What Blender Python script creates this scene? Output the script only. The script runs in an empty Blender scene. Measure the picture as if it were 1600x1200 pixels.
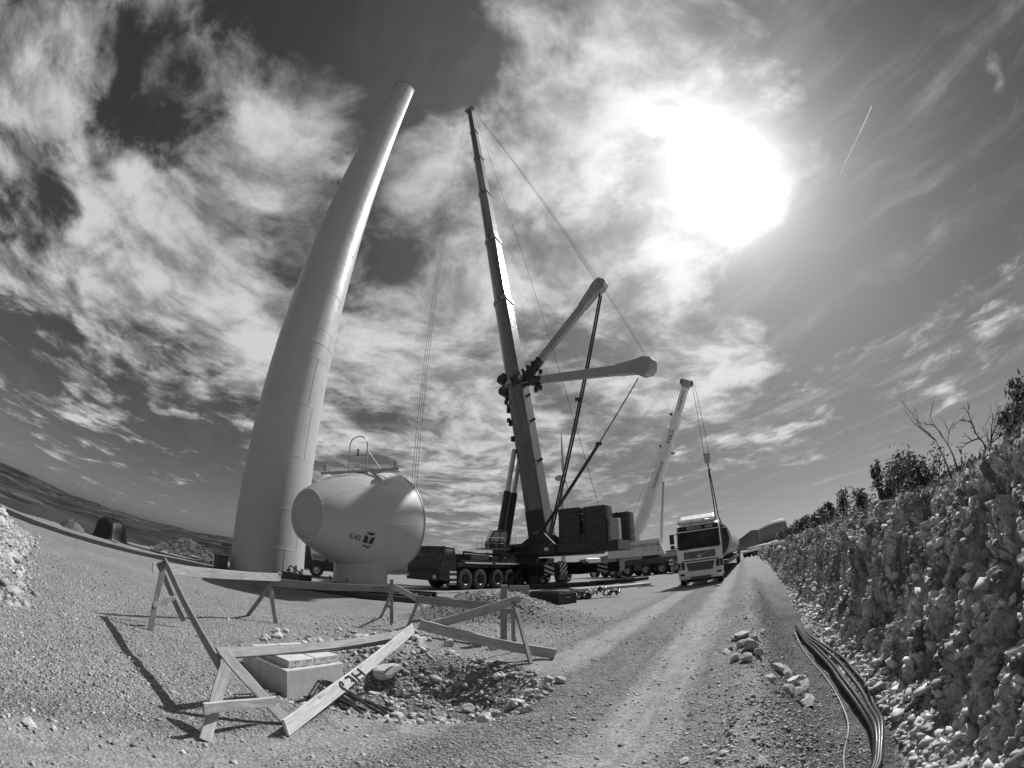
import bpy, bmesh, math, random
import numpy as np
from mathutils import Vector, Matrix
from mathutils.bvhtree import BVHTree
R = math.radians
sc = bpy.context.scene
COL = sc.collection
random.seed(7); RNG = np.random.default_rng(7)

# ------------------------------------------------------------------ camera (wide action-camera lens)
CAM_H, PITCH, ROLL, FPX, LM = 1.62, R(25.79), R(-.09), 636.2, .2
cd = bpy.data.cameras.new('camera'); cam = bpy.data.objects.new('camera', cd); COL.objects.link(cam); sc.camera = cam
cam.location = (0, 0, CAM_H)
cam.rotation_euler = (Matrix.Rotation(math.pi/2+PITCH, 3, 'X') @ Matrix.Rotation(ROLL, 3, 'Z')).to_euler()
cd.type = 'PANO'; cd.sensor_fit = 'HORIZONTAL'; cd.sensor_width = 16; cd.sensor_height = 12
cd.clip_start = .02; cd.clip_end = 60000
cy = cd; cy.panorama_type = 'FISHEYE_LENS_POLYNOMIAL'; cy.fisheye_fov = R(220)
_r = np.linspace(0, 10.4, 200); _t = np.arctan(LM*_r*100/FPX)/LM
_A = np.stack([_r, _r**2, _r**3, _r**4], 1); _k = np.linalg.lstsq(_A, _t, rcond=None)[0]
cy.fisheye_polynomial_k0 = 0; cy.fisheye_polynomial_k1 = -_k[0]; cy.fisheye_polynomial_k2 = -_k[1]
cy.fisheye_polynomial_k3 = -_k[2]; cy.fisheye_polynomial_k4 = -_k[3]

def ray(x, y):                       # photo pixel (1600x1200) -> direction
    dx, dy = x-800., 600.-y; r = math.hypot(dx, dy) or 1e-9
    th = math.atan(LM*r/FPX)/LM; s = math.sin(th)/r
    v = (dx*s, dy*s, math.cos(th)); c, q = math.cos(ROLL), math.sin(ROLL)
    X, Y, Z = c*v[0]-q*v[1], q*v[0]+c*v[1], v[2]
    c, q = math.cos(PITCH), math.sin(PITCH)
    return Vector((X, c*Z-q*Y, c*Y+q*Z))
def PZ(x, y, z=0.):                  # point on that ray at height z
    v = ray(x, y); return v*((z-CAM_H)/v.z)+Vector((0, 0, CAM_H))
def PD(x, y, D):                     # point on that ray at horizontal distance D
    v = ray(x, y); return v*(D/math.hypot(v.x, v.y))+Vector((0, 0, CAM_H))
def AZ(az, D, z=0.): return Vector((D*math.sin(R(az)), D*math.cos(R(az)), z))

# ------------------------------------------------------------------ sun, sky, exposure
SUN_AZ, SUN_EL = 43.7, 48.8
SUN_DIR = Vector((math.cos(R(SUN_EL))*math.sin(R(SUN_AZ)), math.cos(R(SUN_EL))*math.cos(R(SUN_AZ)), math.sin(R(SUN_EL))))
sl = bpy.data.lights.new('sun', 'SUN'); sl.energy = 4.8; sl.angle = R(.55); sl.color = (1, 1, 1)
so = bpy.data.objects.new('sun', sl); COL.objects.link(so); so.rotation_euler = SUN_DIR.to_track_quat('Z', 'Y').to_euler()
sc.view_settings.view_transform = 'Standard'; sc.view_settings.look = 'None'; sc.view_settings.gamma = 1
sc.view_settings.exposure = 0.05; sc.view_settings.use_curve_mapping = False
sc.render.engine = 'CYCLES'; sc.cycles.max_bounces = 5; sc.cycles.use_denoising = True
sc.cycles.sample_clamp_indirect = 6

class NT:                            # small node-tree helper
    def __init__(s, nt): s.nt = nt; s.n = nt.nodes; s.l = nt.links
    def node(s, t, **kw):
        n = s.n.new(t)
        for k, v in kw.items(): setattr(n, k, v)
        return n
    def put(s, sock, v):
        if hasattr(v, 'is_output') or hasattr(v, 'links'): s.l.new(v, sock)
        else: sock.default_value = v
    def m(s, op, a, b=0., c=0.):
        n = s.node('ShaderNodeMath', operation=op)
        for i, v in enumerate((a, b, c)): s.put(n.inputs[i], v)
        return n.outputs[0]
    def vm(s, op, a, b=(0, 0, 0)):
        n = s.node('ShaderNodeVectorMath', operation=op); s.put(n.inputs[0], a); s.put(n.inputs[1], b)
        return n.outputs['Value'] if op in ('DOT_PRODUCT', 'LENGTH') else n.outputs[0]
    def scale(s, a, f):
        n = s.node('ShaderNodeVectorMath', operation='SCALE'); s.put(n.inputs[0], a); s.put(n.inputs['Scale'], f); return n.outputs[0]
    def mr(s, v, a, b, c, d, smooth=True):
        n = s.node('ShaderNodeMapRange'); n.interpolation_type = 'SMOOTHSTEP' if smooth else 'LINEAR'
        for i, q in enumerate((v, a, b, c, d)): s.put(n.inputs[i], q)
        return n.outputs[0]
    def noise(s, vec, scale, detail=4., rough=.5, dist=0., dim='3D'):
        n = s.node('ShaderNodeTexNoise', noise_dimensions=dim); s.put(n.inputs['Vector'], vec)
        n.inputs['Scale'].default_value = scale; n.inputs['Detail'].default_value = detail
        n.inputs['Roughness'].default_value = rough; n.inputs['Distortion'].default_value = dist
        return n.outputs['Fac']
    def voro(s, vec, scale, feature='F1', rnd=1.):
        n = s.node('ShaderNodeTexVoronoi', feature=feature); s.put(n.inputs['Vector'], vec)
        n.inputs['Scale'].default_value = scale; n.inputs['Randomness'].default_value = rnd
        return n
    def mixf(s, f, a, b):
        n = s.node('ShaderNodeMix', data_type='FLOAT'); s.put(n.inputs[0], f); s.put(n.inputs[2], a); s.put(n.inputs[3], b); return n.outputs[0]
    def sep(s, v): n = s.node('ShaderNodeSeparateXYZ'); s.l.new(v, n.inputs[0]); return n.outputs
    def comb(s, x, y, z):
        n = s.node('ShaderNodeCombineXYZ')
        for i, q in enumerate((x, y, z)): s.put(n.inputs[i], q)
        return n.outputs[0]

def build_world():
    w = bpy.data.worlds.new('World'); sc.world = w; w.use_nodes = True
    g = NT(w.node_tree); g.n.clear()
    sky = g.node('ShaderNodeTexSky', sky_type='NISHITA'); sky.sun_disc = False
    sky.sun_elevation = R(SUN_EL); sky.sun_rotation = R(SUN_AZ); sky.altitude = 700; sky.dust_density = 1.6; sky.air_density = 1.0
    red = g.node('ShaderNodeSeparateColor'); g.l.new(sky.outputs[0], red.inputs[0])
    base = g.m('ADD', g.m('MULTIPLY', red.outputs[0], SKY_R), g.m('MULTIPLY', red.outputs[1], SKY_G))   # panchromatic film behind a red filter
    d = g.vm('NORMALIZE', g.node('ShaderNodeTexCoord').outputs['Generated'])
    x, y, z = g.sep(d)
    zz = g.m('MAXIMUM', g.m('ADD', z, .10), .03)
    p = g.comb(g.m('DIVIDE', x, zz), g.m('DIVIDE', y, zz), 0.)     # cloud layer seen in perspective
    sdot = g.vm('DOT_PRODUCT', d, SUN_DIR[:]); ang = g.m('MULTIPLY', g.m('ARCCOSINE', g.m('MINIMUM', sdot, .999999)), 57.2958)
    warp = g.node('ShaderNodeTexNoise'); g.l.new(p, warp.inputs['Vector']); warp.inputs['Scale'].default_value = .9; warp.inputs['Detail'].default_value = 3
    wv = g.vm('SUBTRACT', warp.outputs['Color'], (.5, .5, .5))
    pw = g.vm('ADD', p, g.scale(wv, .55))
    dw = g.vm('NORMALIZE', g.vm('ADD', d, g.scale(wv, .42)))
    # big cloud masses and clear gaps: direction, angular radius, weight
    bias = None
    for px, py, rad, a in CLOUDS:
        k = 2./R(rad)**2
        t = g.m('MULTIPLY', g.m('EXPONENT', g.m('MULTIPLY_ADD', g.vm('DOT_PRODUCT', dw, ray(px, py)[:]), k, -k)), a)
        bias = t if bias is None else g.m('ADD', bias, t)
    n1 = g.noise(g.vm('ADD', pw, (3.1, 1.7, 0)), 1.9, 9., .58, .1)
    n2 = g.noise(g.vm('ADD', pw, (9.4, 2.3, 4)), 5.2, 8., .62, .15)
    dens = g.m('ADD', g.m('ADD', g.m('MULTIPLY', n1, .78), g.m('MULTIPLY', n2, .38)), g.m('MULTIPLY', bias, .8))
    cov = g.mr(dens, .555, .745, 0., 1.)
    # thin streaked cirrus, drawn out along the high wind
    rot = g.node('ShaderNodeVectorRotate', rotation_type='Z_AXIS'); g.l.new(pw, rot.inputs['Vector']); rot.inputs['Angle'].default_value = R(CIR_A)
    st = g.vm('MULTIPLY', rot.outputs[0], (.30, 2.0, 1.))
    n3 = g.noise(st, 1.5, 9., .64, .25)
    cir = g.m('MULTIPLY', g.mr(n3, .46, .80, 0., .55), g.mr(z, .02, .2, .25, 1.))
    cir = g.m('MULTIPLY', cir, g.mr(g.vm('DOT_PRODUCT', d, ray(1450, 420)[:]), .25, .85, .15, 1.))
    cov = g.m('MAXIMUM', cov, cir)
    cov = g.m('MULTIPLY', cov, g.mr(z, .0, .12, .10, 1.))
    # cloud brightness: lit edges, grey bellies where the cloud is thick, forward scattering round the sun
    shade = g.noise(g.vm('ADD', pw, (5.2, 7.7, 1)), 3.4, 9., .62)
    lum = g.mr(shade, .34, .64, CL_LO, CL_HI)
    near = g.m('EXPONENT', g.m('DIVIDE', ang, -17.))
    lum = g.m('MULTIPLY', lum, g.m('ADD', 1., g.m('MULTIPLY', near, CL_SUN)))
    col = g.mixf(cov, base, lum)
    gl = g.m('DIVIDE', g.m('ADD', ang, g.m('MULTIPLY', g.m('SUBTRACT', n2, .5), 2.0)), 7.9)
    glow = g.m('ADD', g.m('MULTIPLY', g.m('EXPONENT', g.m('MULTIPLY', g.m('POWER', gl, 2.), -1.)), GL_A), g.m('MULTIPLY', g.m('EXPONENT', g.m('DIVIDE', ang, -15.)), GL_B))
    col = g.m('ADD', col, glow)
    bg = g.node('ShaderNodeBackground'); bg.inputs['Strength'].default_value = .1
    rgb = g.comb(col, col, col); g.l.new(rgb, bg.inputs['Color'])
    w.cycles.sampling_method = 'MANUAL'; w.cycles.sample_map_resolution = 256
    out = g.node('ShaderNodeOutputWorld'); g.l.new(bg.outputs[0], out.inputs['Surface'])
SKY_R, SKY_G = .33, .06
CL_LO, CL_HI, CL_SUN = 2.1, 6.0, .75
GL_A, GL_B, CIR_A = 8., 3.5, 62.
CLOUDS = [(100, 120, 20, .14), (330, 360, 15, .16), (250, 490, 13, .15), (400, 570, 12, .14), (560, 580, 13, .13), (650, 290, 6, .16), (850, 60, 15, .15), (930, 280, 18, .14), (620, 500, 11, .10), (690, 710, 14, .13),
          (860, 640, 14, .10), (1160, 690, 12, .15), (1260, 620, 8, .12), (1530, 480, 8, .20), (1480, 560, 6, .14), (60, 340, 12, .14), (140, 650, 8, .14), (470, 190, 9, .14), (1080, 60, 15, .16), (1010, 430, 12, .12), (1130, 560, 9, .08),
          (480, 50, 11, -.2), (420, 260, 7, -.12), (120, 285, 7, -.22), (560, 440, 7, -.14), (600, 230, 6, -.12), (330, 720, 16, -.16), (150, 530, 8, -.12), (1470, 190, 16, -.3), (1380, 400, 11, -.14), (1330, 740, 15, -.26), (720, 340, 5, -.1),
          (1580, 640, 8, -.2), (1150, 800, 11, -.16), (40, 700, 10, -.1), (690, 110, 7, -.12), (640, 630, 6, -.12), (300, 190, 7, -.12), (1250, 500, 8, -.08), (220, 60, 7, -.1), (20, 480, 6, -.1)]
build_world()

# ------------------------------------------------------------------ materials (a black-and-white world)
MATS = {}
def gray(name, v, rough=.7, metal=0., var=.12, scale=6., bump=0., bscale=40., spec=.5, coat=0., stretch=None, dirt=0.):
    if name in MATS: return MATS[name]
    m = bpy.data.materials.new(name); m.use_nodes = True; g = NT(m.node_tree)
    b = g.n['Principled BSDF']; tc = g.node('ShaderNodeTexCoord').outputs['Object']
    if stretch: tc = g.vm('MULTIPLY', tc, stretch)
    f = g.mr(g.noise(tc, scale, 5., .6), .3, .7, v*(1-var), v*(1+var), False)
    if dirt:
        f = g.mixf(g.mr(g.noise(tc, scale*.35, 6., .65, .4), .5, .72, 0., dirt), f, .12)
    g.l.new(g.comb(f, f, f), b.inputs['Base Color'])
    rr = g.mr(g.noise(tc, scale*2.3, 4.), .3, .7, max(rough-.08, .03), min(rough+.1, 1.), False); g.l.new(rr, b.inputs['Roughness'])
    b.inputs['Metallic'].default_value = metal; b.inputs['Specular IOR Level'].default_value = spec; b.inputs['Coat Weight'].default_value = coat
    if bump:
        bn = g.node('ShaderNodeBump'); bn.inputs['Strength'].default_value = bump; bn.inputs['Distance'].default_value = .02
        g.l.new(g.noise(tc, bscale, 5., .6), bn.inputs['Height']); g.l.new(bn.outputs[0], b.inputs['Normal'])
    MATS[name] = m; return m

def wood(name, v):
    m = bpy.data.materials.new(name); m.use_nodes = True; g = NT(m.node_tree); b = g.n['Principled BSDF']
    tc = g.node('ShaderNodeTexCoord').outputs['Object']           # board length = local X
    oi = g.node('ShaderNodeObjectInfo').outputs['Random']
    tc = g.vm('ADD', tc, g.comb(g.m('MULTIPLY', oi, 37.), g.m('MULTIPLY', oi, 11.), 0.))
    st = g.vm('MULTIPLY', tc, (1.1, 14., 14.))
    w = g.noise(st, 2.6, 6., .62, 1.2)
    fine = g.noise(g.vm('MULTIPLY', tc, (4., 90., 90.)), 2., 3.)
    f = g.m('ADD', g.mr(w, .3, .7, v*.58, v*1.12, False), g.m('MULTIPLY', g.m('SUBTRACT', fine, .5), v*.5))
    kn = g.voro(g.vm('MULTIPLY', tc, (1., 2.6, 2.6)), 2.3)
    f = g.mixf(g.mr(kn.outputs['Distance'], .05, .11, .75, 0.), f, v*.35)
    st2 = g.mr(g.noise(tc, 2.2, 6., .7), .5, .72, 0., .5); f = g.mixf(st2, f, v*.55)
    g.l.new(g.comb(f, f, f), b.inputs['Base Color']); b.inputs['Roughness'].default_value = .78; b.inputs['Specular IOR Level'].default_value = .25
    bn = g.node('ShaderNodeBump'); bn.inputs['Strength'].default_value = .35; bn.inputs['Distance'].default_value = .004
    g.l.new(fine, bn.inputs['Height']); g.l.new(bn.outputs[0], b.inputs['Normal'])
    return m

ROAD_AZ = 31.5
RS, RC = math.sin(R(ROAD_AZ)), math.cos(R(ROAD_AZ))
def ground_material():
    m = bpy.data.materials.new('gravel_ground'); m.use_nodes = True; g = NT(m.node_tree); b = g.n['Principled BSDF']
    pos = g.node('ShaderNodeNewGeometry').outputs['Position']
    v1 = g.voro(pos, 30.); v2 = g.voro(pos, 75.); v3 = g.voro(pos, 12.)
    big = g.noise(pos, .35, 5., .6, .5); mid = g.noise(pos, 2.2, 6., .65)
    def rnd(v): return g.sep(v.outputs['Color'])[0]
    f = g.m('ADD', g.m('MULTIPLY', rnd(v1), .16), g.m('MULTIPLY', rnd(v2), .16))
    f = g.m('ADD', g.m('ADD', f, .13), g.m('MULTIPLY', g.m('SUBTRACT', mid, .5), .16))
    f = g.m('ADD', f, g.m('MULTIPLY', g.m('SUBTRACT', big, .5), .16))
    f = g.m('MULTIPLY', f, g.mr(v1.outputs['Distance'], .0, .6, 1.12, .72, False))
    # wheel tracks of the haul road: fines pressed smooth, a darker loose crown between and beside them
    x, y, z = g.sep(pos)
    vv = g.m('ADD', g.m('SUBTRACT', g.m('MULTIPLY', x, RC), g.m('MULTIPLY', y, RS)), g.m('MULTIPLY', g.m('SUBTRACT', g.noise(pos, .5, 3.), .5), .5))
    tr = None
    for c, wd in ((-1.05, .42), (-2.95, .45)):
        q = g.mr(g.m('ABSOLUTE', g.m('SUBTRACT', vv, c)), wd*.45, wd*1.3, 1., 0.)
        tr = q if tr is None else g.m('MAXIMUM', tr, q)
    road = g.mr(g.m('ABSOLUTE', g.m('ADD', vv, 2.)), 1.3, 2.2, 1., 0.)
    dark = g.m('MULTIPLY', g.m('MULTIPLY', road, g.m('SUBTRACT', 1., tr)), .30)
    f = g.m('MULTIPLY', f, g.m('SUBTRACT', 1., dark))
    f = g.mixf(g.m('MULTIPLY', tr, .40), f, g.m('ADD', .235, g.m('MULTIPLY', g.m('SUBTRACT', mid, .5), .22)))
    uu_ = g.m('ADD', g.m('MULTIPLY', x, RS), g.m('MULTIPLY', y, RC)); stk = g.noise(g.comb(g.m('MULTIPLY', uu_, .35), g.m('MULTIPLY', vv, 5.), 0.), 1.6, 5., .65)
    f = g.m('MULTIPLY', f, g.m('ADD', 1., g.m('MULTIPLY', g.m('MULTIPLY', road, g.m('SUBTRACT', stk, .5)), .9)))
    # dug-up soil: pit, ditch
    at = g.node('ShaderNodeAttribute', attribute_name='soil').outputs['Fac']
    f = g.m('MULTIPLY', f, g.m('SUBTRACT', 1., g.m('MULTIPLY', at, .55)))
    f = g.m('MULTIPLY', f, GRAVEL_GAIN)
    g.l.new(g.comb(f, f, f), b.inputs['Base Color']); b.inputs['Roughness'].default_value = .9; b.inputs['Specular IOR Level'].default_value = .15
    h = g.m('ADD', g.m('MULTIPLY', v1.outputs['Distance'], -1.), g.m('ADD', g.m('MULTIPLY', v2.outputs['Distance'], -.4), g.m('MULTIPLY', v3.outputs['Distance'], -.9)))
    h = g.m('MULTIPLY', h, g.m('SUBTRACT', 1., g.m('MULTIPLY', tr, .6)))
    bn = g.node('ShaderNodeBump'); bn.inputs['Strength'].default_value = .8; bn.inputs['Distance'].default_value = .03
    g.l.new(h, bn.inputs['Height']); g.l.new(bn.outputs[0], b.inputs['Normal'])
    return m
GRAVEL_GAIN = 1.08

def rock_material(name, v, soil=.0):
    m = bpy.data.materials.new(name); m.use_nodes = True; g = NT(m.node_tree); b = g.n['Principled BSDF']
    pos = g.node('ShaderNodeNewGeometry').outputs['Position']
    oi = g.node('ShaderNodeObjectInfo').outputs['Random']
    n1 = g.noise(pos, 3., 7., .65, .4); n2 = g.noise(pos, 22., 5., .65)
    f = g.m('ADD', g.mr(n1, .3, .7, v*.6, v*1.25, False), g.m('MULTIPLY', g.m('SUBTRACT', n2, .5), v*.5))
    f = g.m('MULTIPLY', f, g.m('ADD', .85, g.m('MULTIPLY', oi, .3)))
    if soil:                         # earth stains running through the limestone
        sm = g.mr(g.noise(g.vm('MULTIPLY', pos, (1., 1., .45)), 1.7, 7., .7, .6), .43, .58, 0., soil)
        f = g.mixf(sm, f, .085)
    f = g.m('MAXIMUM', f, .02)
    g.l.new(g.comb(f, f, f), b.inputs['Base Color']); b.inputs['Roughness'].default_value = .88; b.inputs['Specular IOR Level'].default_value = .2
    bn = g.node('ShaderNodeBump'); bn.inputs['Strength'].default_value = .7; bn.inputs['Distance'].default_value = .03
    ck = g.voro(g.vm('ADD', pos, g.scale(g.comb(n1, n2, n1), .12)), 7., 'DISTANCE_TO_EDGE').outputs['Distance']; ck2 = g.voro(g.vm('ADD', pos, g.scale(g.comb(n2, n1, n2), .06)), 19., 'DISTANCE_TO_EDGE').outputs['Distance']
    hh = g.m('ADD', n2, g.m('MULTIPLY', g.noise(pos, 70., 4., .6), .5))
    hh = g.m('ADD', hh, g.m('ADD', g.mr(ck, 0., .05, 0., .35), g.mr(ck2, 0., .08, 0., .2)))
    g.l.new(hh, bn.inputs['Height']); g.l.new(bn.outputs[0], b.inputs['Normal'])
    return m

def hills_material():
    m = bpy.data.materials.new('valley_scrub'); m.use_nodes = True; g = NT(m.node_tree); b = g.n['Principled BSDF']
    pos = g.node('ShaderNodeNewGeometry').outputs['Position']
    n1 = g.noise(pos, .0011, 8., .62, .8); n2 = g.noise(pos, .012, 6., .65, .5); n3 = g.noise(pos, .09, 4., .6)
    f = g.m('ADD', g.mr(n1, .35, .65, .018, .065, False), g.m('ADD', g.m('MULTIPLY', g.m('SUBTRACT', n2, .5), .035), g.m('MULTIPLY', g.m('MULTIPLY', g.m('SUBTRACT', n3, .5), .09), g.mr(g.vm('LENGTH', pos), 300., 1200., 1., .15))))
    fld = g.voro(g.vm('ADD', g.vm('MULTIPLY', pos, (.006, .006, 0.)), g.comb(n2, n1, 0.)), 1.)
    f = g.m('ADD', f, g.m('MULTIPLY', g.mr(g.sep(fld.outputs['Color'])[0], .9, .93, 0., 1.), .035))
    f = g.m('MAXIMUM', f, .02)
    g.l.new(g.comb(f, f, f), b.inputs['Base Color']); b.inputs['Roughness'].default_value = 1.; b.inputs['Specular IOR Level'].default_value = 0.
    return m

def glassy(name, v=.02, rough=.06):
    m = bpy.data.materials.new(name); m.use_nodes = True; g = NT(m.node_tree); b = g.n['Principled BSDF']
    tc = g.node('ShaderNodeTexCoord').outputs['Object']
    f = g.mr(g.noise(tc, 2.5, 3.), .35, .65, v*.6, v*1.6, False); g.l.new(g.comb(f, f, f), b.inputs['Base Color'])
    b.inputs['Roughness'].default_value = rough; b.inputs['Specular IOR Level'].default_value = .6
    return m

def stripes(name, axis, freq, a=.72, bb=.03, tilt=1.):
    m = bpy.data.materials.new(name); m.use_nodes = True; g = NT(m.node_tree); b = g.n['Principled BSDF']
    s = g.sep(g.node('ShaderNodeTexCoord').outputs['Object'])
    q = g.m('ADD', g.m('MULTIPLY', s[axis], freq), g.m('MULTIPLY', s[2], freq*tilt))
    k = g.m('GREATER_THAN', g.m('FRACT', q), .5); f = g.mixf(k, a, bb)
    g.l.new(g.comb(f, f, f), b.inputs['Base Color']); b.inputs['Roughness'].default_value = .5
    return m

# ------------------------------------------------------------------ mesh helpers
class MB:
    def __init__(s): s.v = []; s.f = []
    def add(s, vs, fs):
        o = len(s.v); s.v += [tuple(q) for q in vs]; s.f += [tuple(i+o for i in f) for f in fs]; return s
    def hexa(s, p):                  # 0-3 bottom ccw, 4-7 top
        return s.add(p, [(3, 2, 1, 0), (4, 5, 6, 7), (0, 1, 5, 4), (1, 2, 6, 5), (2, 3, 7, 6), (3, 0, 4, 7)])
    def box(s, c, d, Rm=None):
        x, y, z = (q/2 for q in d); c = Vector(c); P = [Vector(q) for q in ((-x, -y, -z), (x, -y, -z), (x, y, -z), (-x, y, -z), (-x, -y, z), (x, -y, z), (x, y, z), (-x, y, z))]
        if Rm is not None: P = [Rm @ q for q in P]
        return s.hexa([c+q for q in P])
    def bb(s, a, b): return s.box([(a[i]+b[i])/2 for i in range(3)], [abs(b[i]-a[i]) for i in range(3)])
    def beam(s, a, b, w, h, up=(0, 0, 1), w2=None, h2=None):
        a, b = Vector(a), Vector(b); t = (b-a).normalized(); up = Vector(up)
        sd = t.cross(up)
        if sd.length < 1e-4: sd = t.cross(Vector((1, 0, 0)))
        sd.normalize(); u = sd.cross(t); w2 = w if w2 is None else w2; h2 = h if h2 is None else h2
        P = []
        for q, ww, hh in ((a, w, h), (b, w2, h2)): P.append([q+sd*ww/2*i+u*hh/2*j for i, j in ((-1, -1), (1, -1), (1, 1), (-1, 1))])
        p = P[0]+P[1]
        return s.add(p, [(0, 1, 2, 3), (7, 6, 5, 4), (1, 0, 4, 5), (2, 1, 5, 6), (3, 2, 6, 7), (0, 3, 7, 4)])
    def cyl(s, a, b, r, r2=None, n=14, caps=True):
        a, b = Vector(a), Vector(b); t = (b-a).normalized(); x = t.orthogonal().normalized(); y = t.cross(x); r2 = r if r2 is None else r2
        vs = [q+(x*math.cos(2*math.pi*i/n)+y*math.sin(2*math.pi*i/n))*rr for q, rr in ((a, r), (b, r2)) for i in range(n)]
        fs = [(i, (i+1) % n, n+(i+1) % n, n+i) for i in range(n)]
        if caps: fs += [tuple(range(n-1, -1, -1)), tuple(range(n, 2*n))]
        return s.add(vs, fs)
    def tube(s, pts, r, n=7):
        pts = [Vector(p) for p in pts]; rr = r if hasattr(r, '__len__') else [r]*len(pts); vs = []; x = None
        for i, p in enumerate(pts):
            t = (pts[min(i+1, len(pts)-1)]-pts[max(i-1, 0)]).normalized()
            x = t.orthogonal().normalized() if x is None else (x-t*x.dot(t)).normalized()
            y = t.cross(x); vs += [p+(x*math.cos(2*math.pi*k/n)+y*math.sin(2*math.pi*k/n))*rr[i] for k in range(n)]
        fs = [(i*n+k, i*n+(k+1) % n, (i+1)*n+(k+1) % n, (i+1)*n+k) for i in range(len(pts)-1) for k in range(n)]
        fs += [tuple(range(n-1, -1, -1)), tuple(range((len(pts)-1)*n, len(pts)*n))]
        return s.add(vs, fs)
    def lathe(s, prof, o=(0, 0, 0), ax=(0, 0, 1), n=32, caps=True):   # prof [(r, h)]
        o = Vector(o); t = Vector(ax).normalized(); x = t.orthogonal().normalized(); y = t.cross(x)
        vs = [o+t*h+(x*math.cos(2*math.pi*i/n)+y*math.sin(2*math.pi*i/n))*max(r, 1e-4) for r, h in prof for i in range(n)]
        fs = [(j*n+i, j*n+(i+1) % n, (j+1)*n+(i+1) % n, (j+1)*n+i) for j in range(len(prof)-1) for i in range(n)]
        if caps: fs += [tuple(range(n-1, -1, -1)), tuple(range((len(prof)-1)*n, len(prof)*n))]
        return s.add(vs, fs)
    def prism(s, poly, c0, c1, o=(0, 0, 0), ea=(1, 0, 0), eb=(0, 0, 1), ec=(0, 1, 0)):
        o, ea, eb, ec = Vector(o), Vector(ea), Vector(eb), Vector(ec); n = len(poly)
        vs = [o+ea*a+eb*b+ec*c for c in (c0, c1) for a, b in poly]
        fs = [tuple(range(n)), tuple(range(2*n-1, n-1, -1))]+[(n+i, n+(i+1) % n, (i+1) % n, i) for i in range(n)]
        return s.add(vs, fs)
    def xf(s, M): s.v = [tuple(M @ Vector(q)) for q in s.v]; return s
    def build(s, name, mat, parent=None, smooth=0, bevel=0., seg=2, kind=None):
        me = bpy.data.meshes.new(name); me.from_pydata(s.v, [], s.f)
        bm = bmesh.new(); bm.from_mesh(me); bmesh.ops.recalc_face_normals(bm, faces=bm.faces); bm.to_mesh(me); bm.free()
        return link(name, me, mat, parent, smooth, bevel, seg, kind)
ROOTM = {}
def link(name, me, mat, parent=None, smooth=0, bevel=0., seg=2, kind=None):
    if isinstance(mat, str): mat = MATS[mat]
    if mat is not None: me.materials.append(mat)
    if smooth:
        me.polygons.foreach_set('use_smooth', [True]*len(me.polygons))
        me.set_sharp_from_angle(angle=R(smooth))
    o = bpy.data.objects.new(name, me); COL.objects.link(o)
    if parent is not None: o.parent = parent
    if bevel:
        b = o.modifiers.new('bevel', 'BEVEL'); b.width = bevel; b.segments = seg; b.limit_method = 'ANGLE'; b.angle_limit = R(35)
    if kind: o['kind'] = kind
    return o
def tag(o, label, cat, group=None):
    o['label'] = label; o['category'] = cat
    if group: o['group'] = group
    return o
def thing(name, label, cat, loc=(0, 0, 0), rz=0., group=None):
    o = bpy.data.objects.new(name, None); COL.objects.link(o); o.location = loc; o.rotation_euler = (0, 0, rz); o.empty_display_size = .3
    ROOTM[o] = (Matrix.Translation(Vector(loc)) @ Matrix.Rotation(rz, 4, 'Z')).inverted()
    return tag(o, label, cat, group)
def wbuild(mb, name, mat, root, parent=None, **kw):      # vertices given in world space
    mb.xf(ROOTM[root]); return mb.build(name, mat, parent or root, **kw)
def copy_tree(o, parent=None):
    c = o.copy(); COL.objects.link(c); c.parent = parent
    for ch in list(o.children):
        copy_tree(ch, c)
    return c
def solo(mb, name, mat, label, cat, group=None, base=None, **kw):    # a thing that is one mesh; origin at its base
    vs = np.array(mb.v); c = np.array([vs[:, 0].mean(), vs[:, 1].mean(), vs[:, 2].min()]) if base is None else np.array(base)
    mb.v = [tuple(q) for q in vs-c]; o = mb.build(name, mat, **kw); o.location = tuple(c); return tag(o, label, cat, group)
def plank(a, b, w, t, name, mat, label=None, cat=None, group=None, parent=None, up=(0, 0, 1), sag=0.):
    """a sawn board from a to b; local X runs along it so the grain follows"""
    a, b = Vector(a), Vector(b); L = (b-a).length; x = (b-a)/L; y = Vector(up).cross(x); y.normalize(); z = x.cross(y)
    n = 7; vs = []; fs = []
    for i in range(n):
        s_ = -L/2+L*i/(n-1); dz = -sag*(1-(2*i/(n-1)-1)**2); j = .004*math.sin(i*2.1+L*7)
        for p, q in ((-1, -1), (1, -1), (1, 1), (-1, 1)): vs.append((s_, p*t/2+j, q*w/2+dz+(.004*math.sin(i*1.3+q+L*5))))
    for i in range(n-1):
        for k in range(4): fs.append((i*4+k, i*4+(k+1) % 4, i*4+4+(k+1) % 4, i*4+4+k))
    fs += [(3, 2, 1, 0), tuple((n-1)*4+k for k in range(4))]
    me = bpy.data.meshes.new(name); me.from_pydata(vs, [], fs)
    bm = bmesh.new(); bm.from_mesh(me); bmesh.ops.recalc_face_normals(bm, faces=bm.faces); bm.to_mesh(me); bm.free()
    o = link(name, me, mat, None, 0, .004, 1)
    Rm = Matrix((x, y, z)).transposed(); o.matrix_world = Matrix.Translation((a+b)/2) @ Rm.to_4x4()
    if parent is not None:
        o.matrix_world = ROOTM[parent] @ o.matrix_world; o.parent = parent
    elif label: tag(o, label, cat, group)
    return o
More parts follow.
